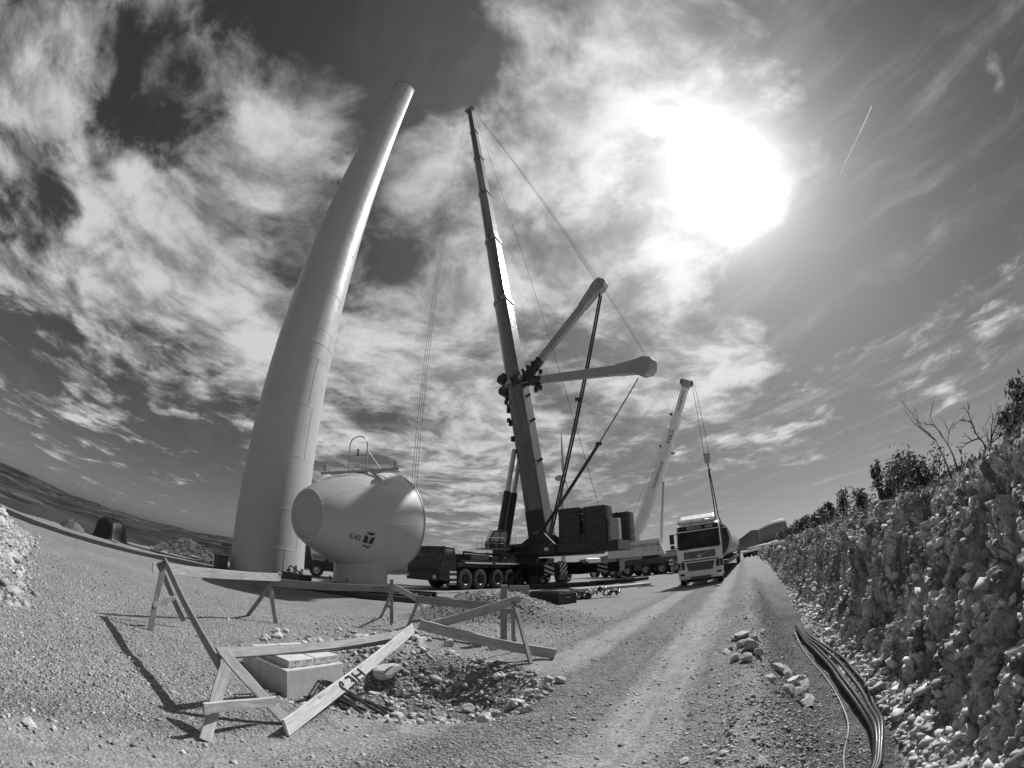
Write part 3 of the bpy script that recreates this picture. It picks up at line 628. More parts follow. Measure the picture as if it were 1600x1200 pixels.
wbuild(MB().lathe([(.001, .45), (1.36, .45)], NK, n=48, caps=False), 'yaw_floor', 'dark_steel', NS)
for s_, ang in ((1.5, 0), (1.5, 1)):
    an = R(205+ang*60); q = NK+Vector((math.cos(an)*1.5, math.sin(an)*1.5, .5))
    wbuild(MB().cyl(q, q+Vector((0, 0, .2)), .05, n=8), 'bolt', 'mid_steel', NS)
# hull split line
def on_hull(px, py, off=.02):
    h = NBVH.ray_cast(Vector((0, 0, CAM_H)), ray(px, py)); return (h[0]+(h[1] if h[1].dot(ray(px, py)) < 0 else -h[1])*off) if h[0] else None
def decal(polys, name, root, off=.02):
    mb = MB()
    for vs, fs in polys:
        P = [on_hull(*v, off=off) for v in vs]
        if all(P): mb.add(P, fs)
    return wbuild(mb, name, 'print_dark', root, hull)
def pxpoly(pts, n=5):                # pixel polygon -> fan-free grid via ear: densified outline
    out = []
    for a, b in zip(pts, pts[1:]+pts[:1]):
        for k in range(n): out.append((a[0]+(b[0]-a[0])*k/n, a[1]+(b[1]-a[1])*k/n))
    return out, [tuple(range(len(out)))]
def cz(x, y): return (540+x*.0375, 820+y*.0375)     # coordinates read off an enlarged crop
decal([pxpoly([cz(860, 285), cz(1285, 375), cz(1050, 455)])], 'emblem', NS)
decal([pxpoly([cz(830, 400), cz(965, 530), cz(880, 755), cz(705, 715)])], 'emblem', NS)
decal([pxpoly([cz(1245, 485), cz(1040, 560), cz(930, 765), cz(1105, 800)])], 'emblem', NS)
wave = []
up_, dn_ = [], []
for k in range(13):
    q = k/12; xx = 600+470*q; yy = 893-50*math.sin((q-.11)*8.2)
    up_.append(cz(xx, yy-30*math.sin(math.pi*min(max(q, .06), .94)))); dn_.append(cz(xx, yy+32*math.sin(math.pi*min(max(q, .06), .94))))
decal([(up_+dn_, [(k, k+1, 14+k, 13+k) for k in range(12)])], 'emblem', NS)
tv, tf = text2d('E-82', 335.)
decal([([cz(400+x*.78-.13*-y, 520+x*.17-y*.9) for x, y in tv], tf)], 'lettering', NS)
for pth in ([(506, 781), (530, 772), (555, 766), (580, 760)], [(515, 790), (560, 806), (610, 818), (652, 822)]):
    sp = [on_hull(a_[0]+(b_[0]-a_[0])*q, a_[1]+(b_[1]-a_[1])*q, .002) for a_, b_ in zip(pth[:-1], pth[1:]) for q in (0, .25, .5, .75)]
    wbuild(MB().tube([q for q in sp if q], .007, 5), 'panel_joint', 'white_gel', NS, hull)
# lifting gear, obstruction lights and wind sensor on top
def ntop(s_, lat=0.):
    c = N1+NA*s_; side = NA.cross(Vector((0, 0, 1))).normalized(); r = float(np.interp(s_, [q[1] for q in NPROF], [q[0] for q in NPROF])); upv = side.cross(NA)
    return c+side*lat+upv*math.sqrt(max(r*r-lat*lat, .01)), side, upv
b0, side, upv = ntop(2.2); pl, pr_ = PD(500, 734, 20.1), PD(622, 727, 19.9); side = (pr_-pl).normalized(); b0 = PD(565, 735, 20.0)-upv*.22
HL, HR = (PD(500, 734, 20.1)-b0).dot(side), (PD(622, 727, 19.9)-b0).dot(side)
mast = wbuild(MB().beam(b0+side*HL+upv*.18, b0+side*HR+upv*.18, .1, .12), 'sensor_bar', 'galv', NS)
wbuild(MB().beam(b0+side*-1.9+upv*.18+NA*.45, b0+side*1.6+upv*.12+NA*.45, .06, .06), 'sensor_bar', 'galv', NS)
wbuild(MB().beam(b0+side*.25+upv*.1+NA*.3, b0+side*HR*.95+upv*.2+NA*.02, .09, .14), 'bracket', 'galv', NS)
hp = []
for k in range(25):
    a = math.pi*k/24; hp.append(b0+side*(-.2+.44*math.cos(a)*-1)+upv*(1.5+.44*math.sin(a)))
hoop = [b0+side*-.64]+hp+[b0+side*.24]
hoop_o = wbuild(MB().tube(hoop, .032, 8), 'hoop', 'galv', NS, smooth=60)
wbuild(MB().beam(b0+side*-.64+upv*.95, b0+side*.24+upv*.95, .06, .06), 'crossbar', 'galv', NS, hoop_o)
wbuild(MB().tube([b0+side*-.64+upv*.8, b0+side*.24+upv*.1], .014, 5).tube([b0+side*.24+upv*.8, b0+side*-.64+upv*.1], .014, 5), 'brace', 'galv', NS, hoop_o)
wbuild(MB().tube([b0+side*.24+upv*1.25, b0+side*.95+upv*.25], .012, 5), 'stay', 'galv', NS, hoop_o)
wbuild(MB().cyl(b0+side*-.22+upv*.95, b0+side*-.22+upv*1.12, .05, n=8).cyl(b0+side*-.22+upv*1.12, b0+side*-.22+upv*1.3, .03, .05, n=8), 'wind_sensor', 'dark_steel', NS, hoop_o)
for la in (HL+.2, HR-.2):
    q = b0+side*la+upv*.24
    bl = wbuild(MB().cyl(q, q+upv*.12, .06, n=10).cyl(q+upv*.12, q+upv*.16, .16, n=16).cyl(q+upv*.28, q+upv*.31, .16, n=16).cyl(q+upv*.16, q+upv*.28, .1, n=12), 'beacon', 'galv', NS, smooth=40)
for la in (-.64, .24):
    wbuild(MB().box(b0+side*la+upv*.05, (.22, .22, .1)), 'foot_plate', 'galv', NS)
# stand and ground beams
FR = thing('transport_frame', 'black steel transport frame with ground beams carrying the egg-shaped nacelle', 'frame', (NK.x, NK.y, NK.z))
for k in range(8):
    an = R(20+45*k); a_ = NK+Vector((math.cos(an)*1.25, math.sin(an)*1.25, .06)); b_ = NK+Vector((math.cos(an)*1.15, math.sin(an)*1.15, .44))
    wbuild(MB().beam(a_, b_, .16, .2), 'leg', 'black_paint', FR)
dirA = (PZ(637, 945)-PZ(490, 926)).normalized(); dirB = Vector((-dirA.y, dirA.x, 0))
for k, off in enumerate((-2.2, -1.1, .2, 1.4)):
    c = NK+dirB*off+dirA*.5; c.z = gz(c.x, c.y)+.13
    wbuild(MB().beam(c-dirA*2.7, c+dirA*3.1, .34, .26), 'ground_beam', 'black_paint', FR, bevel=.015)
for k, off in enumerate((-1.6, 1.2)):
    c = NK+dirA*off; c.z = NK.z+.31
    wbuild(MB().beam(c-dirB*2., c+dirB*2., .2, .1), 'cross_beam', 'black_paint', FR)

# ------------------------------------------------------------------ barrier of sawn boards round the pit
WG = 'boards of the barrier round the pit'
def trestle(tops, feet, bars, label, w=.09, th=.035, mat=W2):
    c = sum(feet, Vector())/len(feet); c.z = min(f.z for f in feet)
    t = thing('trestle', label, 'trestle', c, 0, 'wooden trestles holding the barrier boards')
    for a, b in zip(tops, feet): plank(a, b, w, th, 'leg', mat, parent=t, up=Vector((.6, .8, 0)) if abs((b-a).normalized().z) > .5 else (0, 0, 1))
    for a, b in bars: plank(a, b, w*.9, th*.8, 'crossbar', mat, parent=t)
    return t
def G(px, py):                       # pixel -> point on the real ground surface
    p = PZ(px, py, 0.)
    for _ in range(6): p = PZ(px, py, gz(p.x, p.y))
    return p
def near(px, py, ref): return PD(px, py, math.hypot(ref.x, ref.y))
# trestle 1 (left)
f1, f2 = G(235, 985), PD(278, 966, 7.25); f2.z = gz(f2.x, f2.y) if f2.z < .1 else f2.z
t1 = PD(254, 878, 7.2); k1 = PD(250, 880, 7.2)
f2 = G(290, 976)
trestle([PD(258, 876, 7.15), PD(248, 879, 7.2)], [f1, PD(287, 970, 7.55)], [(PD(239, 946, 6.95), PD(273, 934, 7.2))], 'leaning A-frame trestle with crossbar at the corner next to the long sloping board')
# trestle 2
T2 = PD(431, 899, 9.5)
trestle([PD(437, 895, 9.5), PD(422, 915, 9.5)], [G(387, 962), G(431, 974)], [(PD(413, 926, 9.6), PD(427, 926, 9.55))], 'splayed wooden trestle standing in front of the tower base')
# trestle 3
T3 = PD(613, 912, 10.8)
trestle([PD(612, 905, 10.7), PD(617, 915, 10.9)], [G(612, 976), G(595, 965)], [(PD(603, 946, 10.8), PD(613, 949, 10.8))], 'upright wooden trestle in front of the nacelle frame')
# trestle 4
T4 = PD(652, 930, 10.4)
trestle([PD(649, 928, 10.3), PD(654, 938, 10.5)], [PD(668, 968, 10.4), G(638, 977)], [(PD(641, 971, 10.4), PD(671, 968, 10.4))], 'short trestle with a low crossbar between the upright trestle and the spoil heap')
# trestle 5
T5 = PD(806, 938, 7.3)
trestle([PD(803, 940, 7.2), PD(801, 946, 7.6)], [G(830, 1037), G(803, 1018)], [(PD(784, 953, 7.4), PD(812, 957, 7.3))], 'trestle beside the thick wooden post at the road edge')
# trestle 6: the near one, pushed over
T6 = PD(352, 1030, 3.98)
trestle([PD(352, 1042, 3.75), PD(349, 1018, 3.95)], [G(321, 1158), PZ(450, 1128, .03)], [(PD(317, 1106, 3.38), PD(430, 1095, 3.82))], 'tilted pale trestle holding board ends beside the concrete manhole', .1, .035, W1)
def board(a, b, w, mat, label, up=(0, 0, 1), th=.028, sag=0.): return plank(a, b, w, th, 'board', mat, label, 'board', None, up=up, sag=sag)
board(PD(238, 886, 7.4), PD(438, 902, 9.55), .17, W1, 'pale board running between the corner trestle and the trestle before the tower')
board(PD(258, 877, 7.2), PD(343, 1038, 3.95), .12, W2, 'dark weathered board sloping down from the corner trestle to the tilted trestle')
board(PD(424, 909, 9.6), PD(618, 920, 10.8), .17, W2, 'grey board spanning between the tower trestle and the upright trestle')
board(PD(612, 914, 10.7), PD(652, 936, 10.4), .14, W1, 'short pale board dropping from the upright trestle to the short trestle')
board(PD(650, 936, 10.35), PD(790, 948, 8.95), .19, W2, 'grey board fixed between the short trestle and the thick post')
AP = PD(655, 980, 6.9)
b6a = board(PD(341, 1020, 3.95), PD(652, 985, 6.95), .115, W2, 'long cracked grey board over the concrete manhole lid', up=(-.5, .7, .5), sag=.01)
board(PD(430, 1019, 4.6), PD(648, 996, 7.0), .07, W2, 'narrow board sagging under the long cracked board')
board(PD(672, 978, 6.9), PD(813, 935, 7.25), .15, W1, 'pale board rising over the pit to the trestle beside the post')
board(PD(655, 975, 6.85), PZ(868, 1022, .06), .19, W1, 'pale board sloping down over the rubble to the road edge', up=(0, -.35, 1))
# the spray-painted board: a plane through its two ends, lying back
e0, e1 = PZ(447, 1136, .08), PD(645, 982, 6.72); ex = (e1-e0).normalized(); upw = Vector((-.25, -.55, 1)).normalized()
hb = thing('painted_board', 'bright board with spray-painted letters leaning out of the pit', 'board', e0)
plank(e0-ex*.02, e1, .155, .03, 'plank', W3, parent=hb, up=upw)
ny = upw.cross(ex).normalized(); nz = ex.cross(ny); fn = ny if ny.dot(Vector((0, 0, CAM_H))-e0) > 0 else -ny
def on_board(x, y, off=.0185):
    d = ray(x, y); o = Vector((0, 0, CAM_H)); q = e0+fn*off; return o+d*((q-o).dot(fn)/d.dot(fn))
def stroke(pts, w):
    P = [on_board(520+x/12., 1020+y/12.) for x, y in pts]; vs = []
    for i, p in enumerate(P):
        t_ = (P[min(i+1, len(P)-1)]-P[max(i-1, 0)]).normalized(); s_ = fn.cross(t_)*w/2; vs += [p+s_, p-s_]
    m = MB().add(vs, [(2*i, 2*i+1, 2*i+3, 2*i+2) for i in range(len(P)-1)]); wbuild(m, 'painted_letter', 'print_dark', hb)
for st_ in ([(215, 585), (190, 600), (170, 555), (130, 555), (130, 600), (175, 655), (260, 700)], [(305, 690), (385, 620), (455, 560)], [(225, 480), (300, 440), (410, 520), (450, 560)], [(345, 540), (365, 505), (400, 540)],
            [(350, 385), (430, 450), (510, 530)], [(455, 300), (530, 355), (615, 425)], [(430, 440), (490, 410), (545, 375)]): stroke(st_, .03)
# thick post with a grey panel behind
pf = G(787, 1003); post = solo(MB().beam((pf.x, pf.y, pf.z-.1), (pf.x+.01, pf.y, PD(787, 914, math.hypot(pf.x, pf.y)).z), .14, .14, (0, 1, 0)), 'wooden_post', W2, 'thick square wooden post standing at the pit edge', 'post', bevel=.006)
pp = PD(811, 923, 13.); solo(MB().box((pp.x, pp.y, pp.z), (.62, .05, .34)), 'plywood_panel', 'concrete_dark', 'grey panel lying on the spoil heap behind the thick post', 'panel', bevel=.004)
# concrete cable manhole
mz = .13; cf, cl, cr = PZ(447, 1048, mz), PZ(389, 1024, mz), PZ(534, 1036, mz)
ea_ = (cr-cf); ea_.z = 0; wa = 1.0; ea_.normalize(); eb_ = Vector((-ea_.y, ea_.x, 0)); wb = .95
mh = thing('concrete_manhole', 'square concrete cable manhole with two lid slabs half buried in the pit', 'manhole', (cf.x, cf.y, -.5), math.atan2(ea_.y, ea_.x))
MB().bb((0, 0, -.2), (wa, wb, .63)).build('chamber', 'concrete', mh, bevel=.012)
for x0, x1, z_ in ((.09, .53, 0), (.538, wa-.03, .004)):
    ld = MB().bb((x0, .07, .632), (x1, wb-.05, .735+z_)).build('lid_slab', 'concrete', mh, bevel=.01)
    for xx in (x0+.12, x1-.12):
        MB().tube([(xx-.03, .055, .69), (xx-.02, .04, .72), (xx+.02, .04, .72), (xx+.03, .055, .69)], .005, 6).build('lifting_eye', 'dark_steel', mh)
def cat_path(P, n=8):
    out = []
    for i in range(len(P)-1):
        p0, p1, p2, p3 = (P[min(max(i+k, 0), len(P)-1)] for k in (-1, 0, 1, 2))
        for k in range(n):
            q = k/n; out.append(.5*((2*p1)+(p2-p0)*q+(2*p0-5*p1+4*p2-p3)*q*q+(3*p1-p0-3*p2+p3)*q**3))
    return out+[P[-1]]
# black cable ducts leaving the manhole
for k in range(8):
    sx, sy, ex_, ey_ = 546-3.6*k, 1080+2.8*k, 614-9.5*k, 1116+.6*k; pts = []
    for q, lift in ((-.75, .16), (-.3, .13), (.0, .10), (.35, .07), (.7, .045), (1.0, .005), (1.12, -.05)):
        w_ = 2.2*math.sin(q*5+k*1.7); p = PZ(sx+(ex_-sx)*q, sy+(ey_-sy)*q+w_, -.05); p.z = max(gz(p.x, p.y)+.035 if q < .9 else -9, -.10+.06*q+lift*.3+.014*(k % 3), gz(p.x, p.y)-.03); pts.append(p)
    solo(MB().tube(cat_path(pts, 4), .019, 8), 'cable_duct', 'black_pipe', 'black cable duct fanning out of the concrete manhole', 'duct', 'ducts from the manhole', smooth=60)

# ------------------------------------------------------------------ cables in the ditch
def bank_clear(p):                   # lift a pipe point onto ditch ground
    return Vector((p.x, p.y, gz(p.x, p.y)+.05))
def cc(x, y): return (1200+x*.2167, 940+y*.2167)
base = [(205, 150), (285, 225), (350, 290), (470, 400), (545, 490), (640, 590), (720, 700), (785, 850), (800, 1000), (775, 1110), (700, 1230)]
offs = [(0, 0, 0), (-14, 6, .03), (16, -6, .02), (34, -16, .0), (-30, 14, -.01), (48, -24, .02)]
for k, (ox, oy, dz) in enumerate(offs):
    P = []
    for i, (x, y) in enumerate(base):
        sp = .25+.75*math.sin(math.pi*min(1, i/9)) if i < 9 else .8
        if k in (2, 3, 5) and 3 <= i <= 5: sp *= 1.9-.35*(k == 5)
        q = PZ(*cc(x+ox*sp, y+oy*sp), -.50); P.append(Vector((q.x, q.y, gz(q.x, q.y)+.08+dz+.025*(k % 3))))
    solo(MB().tube(cat_path(P), .026, 10), 'power_cable', 'black_pipe', 'thick black power cable lying in the ditch under the rocky bank', 'cable', 'bundle of black cables in the ditch', smooth=60)
P = [PZ(*cc(x, y), -.45) for x, y in ((190, 165), (270, 285), (440, 460), (555, 620), (590, 770), (565, 930), (585, 1070), (680, 1140), (790, 1195))]
P = [Vector((q.x, q.y, gz(q.x, q.y)+.03)) for q in P]
solo(MB().tube(cat_path(P), .007, 6), 'thin_wire', 'light_pipe', 'thin pale wire winding beside the black cable bundle', 'wire', smooth=60)
P = [PZ(*cc(x, y), -.4) for x, y in ((582, 1050), (578, 1130), (545, 1210))]; P = [Vector((q.x, q.y, gz(q.x, q.y)+.03)) for q in P]
solo(MB().tube(cat_path(P), .006, 6), 'thin_wire', 'light_pipe', 'short pale wire branching down beside the ditch cables', 'wire', smooth=60)

# ------------------------------------------------------------------ wheels
def wheel_mesh(r, w, rim, dual=False):
    ty = MB().lathe([(rim*.98, -w*.46), (r*.80, -w*.5), (r*.95, -w*.46), (r, -w*.34), (r*.985, -w*.17), (r, -w*.15), (r, w*.15), (r*.985, w*.17), (r, w*.34), (r*.95, w*.46), (r*.80, w*.5), (rim*.98, w*.46)], ax=(0, 1, 0), n=30, caps=False)
    for k in range(30):
        a = 2*math.pi*k/30; c, s = math.cos(a), math.sin(a)
        for sd in (-1, 1): ty.box((c*(r+.004), sd*w*.27, s*(r+.004)), (.03, w*.2, r*.13), Matrix.Rotation(-a, 3, 'Y'))
    rm = MB().lathe([(rim, -w*.45), (rim*.92, -w*.36), (rim*.7, -w*.28), (rim*.66, -w*.2), (rim*.4, -w*.24), (rim*.32, -w*.42), (rim*.2, -w*.44), (.001, -w*.44)], ax=(0, 1, 0), n=28, caps=False)
    rm.lathe([(rim, w*.45), (rim*.92, w*.36), (rim*.7, w*.28), (rim*.66, w*.2), (rim*.4, w*.24), (rim*.32, w*.42), (.001, w*.44)], ax=(0, 1, 0), n=28, caps=False)
    for k in range(10):
        a = 2*math.pi*k/10
        for sd in (-1, 1): rm.cyl((math.cos(a)*rim*.55, sd*w*.21, math.sin(a)*rim*.55), (math.cos(a)*rim*.55, sd*w*.29, math.sin(a)*rim*.55), rim*.05, n=6)
    out = []
    for nm, m in (('wheel', ty), ('rim', rm)):
        me = bpy.data.meshes.new(nm); me.from_pydata(m.v, [], m.f); b = bmesh.new(); b.from_mesh(me); bmesh.ops.recalc_face_normals(b, faces=b.faces); b.to_mesh(me); b.free()
        me.polygons.foreach_set('use_smooth', [True]*len(me.polygons)); me.set_sharp_from_angle(angle=R(35)); out.append(me)
    return out
WM = {}
def wheel(key, root, p, r, w, rim, tmat='dirty_tyre', rmat='grey_paint'):
    if key not in WM:
        a, b = wheel_mesh(r, w, rim); a.materials.append(MATS[tmat]); b.materials.append(MATS[rmat]); WM[key] = (a, b)
    o = bpy.data.objects.new('wheel', WM[key][0]); COL.objects.link(o); o.parent = root; o.location = p
    q = bpy.data.objects.new('rim', WM[key][1]); COL.objects.link(q); q.parent = o
    return o

# ------------------------------------------------------------------ the big telescopic crane (local X forward, Y to its left)
FA = Vector((-4.46, 30.0, 0)); BD = Vector((.544, .839, 0)); LAT = Vector((.839, -.544, 0))      # front axle centre, rearwards, towards the camera side
CR = thing('mobile_crane', 'huge dark nine-axle telescopic crane with its boom raised and guyed by two masts', 'crane', FA, math.atan2(-BD.y, -BD.x))
def L(t, v, z): return (-t, v, z)     # t metres behind the front axle, v to the visible (left) side
# the visible side is local +Y
AX = [0, 1.7, 3.9, 5.6, 7.3, 9.3, 11.2, 14.9, 16.6]
for t_ in AX:
    for s_ in (-1, 1): wheel('crane', CR, L(t_, s_*1.24, .76), .76, .5, .42, 'dirty_tyre', 'black_paint')
MB().bb(L(-1.0, -.75, .75), L(18.2, .75, 1.75)).build('chassis', 'black_paint', CR, bevel=.03)
for a, b in ((-.95, 2.65), (2.95, 8.2), (8.45, 12.1), (13.9, 17.6)):      # fenders over the axle groups
    MB().prism([(-a, 1.62), (-a, 1.88), (-b, 1.88), (-b, 1.62)], -1.5, 1.5).build('fender', 'black_paint', CR, bevel=.02)
for a, b in ((-.1, 3.1), (3.5, 6.9), (7.5, 11.)): MB().bb(L(a, 1.46, 1.885), L(b, 1.53, 2.0)).build('deck_edge', 'white_paint', CR)
MB().bb(L(-.3, -1.3, 1.88), L(18., 1.25, 2.12)).build('deck', 'black_paint', CR, bevel=.02)
for a, b, h in ((.9, 3.2, 2.6), (3.4, 5.4, 2.5), (12.5, 14., 2.55)): MB().bb(L(a, -1.2, 2.12), L(b, 1.15, h)).build('engine_cover', 'black_paint', CR, bevel=.05)
for k in range(9): MB().bb(L(1.0+k*.24, 1.153, 2.2), L(1.12+k*.24, 1.17, 2.52)).build('vent_slat', 'mid_steel', CR)
MB().tube([L(.9, .5, 2.6), L(.9, .5, 2.75), L(3.3, .5, 2.75), L(5.6, .5, 2.65)], .09, 8).build('exhaust', 'dark_steel', CR, smooth=60)
for k in range(5): MB().bb(L(5.6+.35*k, .6+.1*(k % 2), 2.12), L(5.85+.35*k, 1.2, 2.3+.12*(k % 3))).build('toolbox', 'dark_steel', CR, bevel=.02)
# driver's cab: wide, low, raked windscreen
cabp = [(.95, .95), (1.0, 2.0), (1.2, 2.95), (2.15, 3.0), (2.62, 2.15), (2.78, 1.5), (2.72, .75), (1.9, .6)]
cab = MB().prism(cabp, -1.47, 1.47).build('driver_cab', 'black_paint', CR, bevel=.06, seg=3)
fr = Vector((2.62-2.15, 0, 2.15-3.0)).normalized(); fnrm = Vector((.85, 0, .47)).normalized()
MB().hexa([Vector((2.60, y, 2.2))+fnrm*.012*k if z == 0 else Vector((2.2, y, 2.92))+fnrm*.012*k for k in (1, 2) for (y, z) in ((-1.25, 0), (1.25, 0), (1.25, 1), (-1.25, 1))]).build('windscreen', GLASS, cab)
MB().prism([(1.32, 2.05), (1.42, 2.8), (2.1, 2.86), (2.48, 2.1)], 1.475, 1.49).build('side_window', GLASS, cab)
MB().prism([(1.15, 1.1), (1.12, 2.0), (2.5, 2.05), (2.6, 1.1)], 1.475, 1.487).build('door', 'black_paint', cab, bevel=.005)
MB().bb((2.74, -1.4, .62), (2.92, 1.4, 1.15)).build('bumper', 'black_paint', CR, bevel=.05)
for s_ in (-1, 1):
    MB().bb((2.9, s_*1.25-.14, .8), (2.935, s_*1.25+.14, 1.0)).build('headlight', GLASS2, CR, bevel=.01)
    MB().tube([(2.3, s_*1.47, 2.75), (2.65, s_*1.75, 2.8), (2.65, s_*1.75, 2.4)], .02, 6).bb((2.6, s_*1.68, 1.95), (2.68, s_*1.86, 2.45)).build('mirror', 'black_paint', CR)
MB().bb((1.0, 1.485, .5), (1.7, 1.5, 1.3)).build('hazard_panel', HAZY, CR); MB().bb((1.05, 1.3, .35), (1.75, 1.52, .47)).build('step', 'mid_steel', CR)
# outriggers: four beams swung out, jacks on pads
OUT = [(8.15, 1, Vector((3.75, 32.6, 0))), (13.4, 1, Vector((9.0, 34.9, 0))), (8.15, -1, FA+BD*7.-LAT*6.), (13.4, -1, FA+BD*15-LAT*7.)]
for t_, s_, tip in OUT:
    a = FA+BD*t_+LAT*s_*.9; tip = Vector((tip.x, tip.y, 0)); dr = (tip-a).normalized(); ln = (tip-a).length
    up_ = Vector((0, 0, 1.45))
    ob = wbuild(MB().beam(a+up_, a+dr*(ln*.55)+up_, 1.0, 1.15), 'outrigger_beam', 'black_paint', CR, bevel=.04)
    wbuild(MB().beam(a+dr*ln*.5+up_*.97, tip+dr*.3+up_*.97, .74, .86), 'outrigger_extension', 'black_paint', CR, ob, bevel=.03)
    gzt = gz(tip.x, tip.y)
    wbuild(MB().cyl((tip.x, tip.y, gzt+.55), (tip.x, tip.y, 2.1), .2, n=16), 'jack', 'mid_steel', CR, ob, smooth=40)
    wbuild(MB().lathe([(.5, .36), (.5, .44), (.28, .6), (.2, .62)], (tip.x, tip.y, gzt), n=20), 'foot', 'black_paint', CR, ob, smooth=30)
    sd = Vector((-dr.y, dr.x, 0)); e = a+dr*(ln+.31)
    wbuild(MB().beam(Vector((e.x, e.y, .98)), Vector((e.x, e.y, 1.9)), .8, .02, dr), 'hazard_panel', HAZ, CR, ob)
    e2 = a+dr*ln*.82-sd*(.39 if sd.dot(Vector((0, 1, 0))) > 0 else -.39)
    wbuild(MB().beam(e2-dr*.55+Vector((0, 0, 1.4)), e2+dr*.55+Vector((0, 0, 1.4)), .02, .82), 'hazard_panel', HAZ, CR, ob)
# superstructure
TT = FA+BD*10.0; HB = Vector((math.sin(R(-58)), math.cos(R(-58)), 0)); SL = Vector((-HB.y, HB.x, 0))   # boom lean, and its left (towards the camera)
def SP(f, l, z): return TT+HB*f+SL*l+Vector((0, 0, z))
wbuild(MB().cyl(SP(0, 0, 2.0), SP(0, 0, 2.6), 1.45, n=40), 'turntable', 'dark_steel', CR, smooth=30)
def sbox(a, b, name, mat='black_paint', parent=None, bevel=.03):
    P = [SP(f, l, z) for z in (a[2], b[2]) for f, l in ((a[0], a[1]), (b[0], a[1]), (b[0], b[1]), (a[0], b[1]))]; return wbuild(MB().hexa(P), name, mat, CR, parent, bevel=bevel)
sup = sbox((-7.4, -1.45, 2.6), (2.4, 1.45, 3.35), 'superstructure')
for l in (-1.15, 1.15):
    P = [(-4.2, 3.3), (-2.9, 4.6), (-1.9, 4.7), (-.6, 3.8), (2.6, 3.7), (2.6, 3.3)]
    wbuild(MB().prism(P, l-.14, l+.14, TT, HB, (0, 0, 1), SL), 'side_plate', 'black_paint', CR, sup, bevel=.02)
sbox((-6.8, .4, 3.35), (-4.3, 1.4, 4.3), 'winch_housing', parent=sup); sbox((-4.2, 1.46, 2.7), (-.2, 1.9, 3.6), 'engine_housing', parent=sup)
sbox((-3.6, 1.91, 3.05), (-3.2, 1.93, 3.3), 'plate', 'white_paint', sup, 0)
wbuild(MB().cyl(SP(-5.6, -1.0, 3.9), SP(-5.6, .3, 3.9), .55, n=24), 'winch_drum', 'rope', CR, sup, smooth=40)
for k in range(6):
    p = SP(-.4+.5*k, 1.92, 3.6); wbuild(MB().tube([p, p+Vector((0, 0, .9))], .018, 5), 'rail_post', 'galv', CR, sup)
wbuild(MB().tube([SP(-.4, 1.92, 4.5), SP(2.1, 1.92, 4.5)], .018, 5), 'handrail', 'galv', CR, sup)
# operator's cab with railed platform
co = PD(775, 846, 34.3); co.z = 0; cf_ = (Vector((-.93, -.36, 0))).normalized(); cs_ = Vector((-cf_.y, cf_.x, 0))
def CPt(f, l, z): return co+cf_*f+cs_*l+Vector((0, 0, z))
ccab = wbuild(MB().prism([(-.85, 3.2), (.78, 3.2), (.82, 3.75), (.35, 4.68), (-.85, 4.72)], -.55, .55, co, cf_, (0, 0, 1), cs_), 'operator_cab', 'black_paint', CR, bevel=.04)
for l0, l1 in ((.552, .562), (-.562, -.552)):
    wbuild(MB().prism([(-.1, 3.8), (.7, 3.78), (.33, 4.56), (-.1, 4.58)], l0, l1, co, cf_, (0, 0, 1), cs_), 'side_window', gray('pale_glass', .3, .1), CR, ccab)
    wbuild(MB().prism([(-.72, 3.8), (-.2, 3.8), (-.2, 4.58), (-.72, 4.6)], l0, l1, co, cf_, (0, 0, 1), cs_), 'side_window', 'pale_glass', CR, ccab)
wbuild(MB().hexa([CPt(.84, -.45, 3.78), CPt(.85, -.45, 3.78), CPt(.85, .45, 3.78), CPt(.84, .45, 3.78), CPt(.40, -.45, 4.6), CPt(.41, -.45, 4.6), CPt(.41, .45, 4.6), CPt(.40, .45, 4.6)]), 'windscreen', 'pale_glass', CR, ccab)
wbuild(MB().prism([(-.9, 3.12), (1.5, 3.12), (1.5, 3.19), (-.9, 3.19)], -.7, .95, co, cf_, (0, 0, 1), cs_), 'platform', 'mid_steel', CR, ccab)
for f, l in ((1.45, -.65), (1.45, .9), (.95, .9), (.3, .9), (-.4, .9)):
    wbuild(MB().tube([CPt(f, l, 3.19), CPt(f, l, 4.05)], .02, 5), 'rail_post', 'galv', CR, ccab)
for z in (3.6, 4.05): wbuild(MB().tube([CPt(1.45, -.65, z), CPt(1.45, .9, z), CPt(-.4, .9, z)], .018, 5), 'handrail', 'galv', CR, ccab)
wbuild(MB().beam(CPt(-.9, 0, 3.4), SP(1.2, .6, 3.2), .5, .45), 'cab_arm', 'black_paint', CR, ccab, bevel=.02)
# boom
BA = Vector((2.8, 39.4, 4.1)); BB = PD(734, 172, 49.0); BU = (BB-BA).normalized(); BLn = (BB-BA).length; BN = SL.cross(BU).normalized()
BN = BN if BN.dot(HB) < 0 else -BN      # rear/upper face
def boom_sec(w, h):                     # octagonal oval section: flat top, rounded belly
    return [(-w, h*.9), (-w*.9, h), (w*.9, h), (w, h*.9), (w, -h*.25), (w*.82, -h*.62), (w*.45, -h*.92), (0, -h), (-w*.45, -h*.92), (-w*.82, -h*.62), (-w, -h*.25)]
def boom_part(t0, t1, w, h, name, mat, w1=None, h1=None):
    n = 11; a, b = boom_sec(w, h), boom_sec(w1 or w, h1 or h)
    vs = [BA+BU*t0+SL*x+BN*y for x, y in a]+[BA+BU*t1+SL*x+BN*y for x, y in b]
    return wbuild(MB().add(vs, [tuple(range(n)), tuple(range(2*n-1, n-1, -1))]+[(i, (i+1) % n, n+(i+1) % n, n+i) for i in range(n)]), name, mat, CR, smooth=28)
gray('boom_paint', .10, .22, .0, .2, 1.5, spec=.8, dirt=.12, coat=.4); gray('mast_paint', .30, .35, 0., .12, 1.5, dirt=.1)
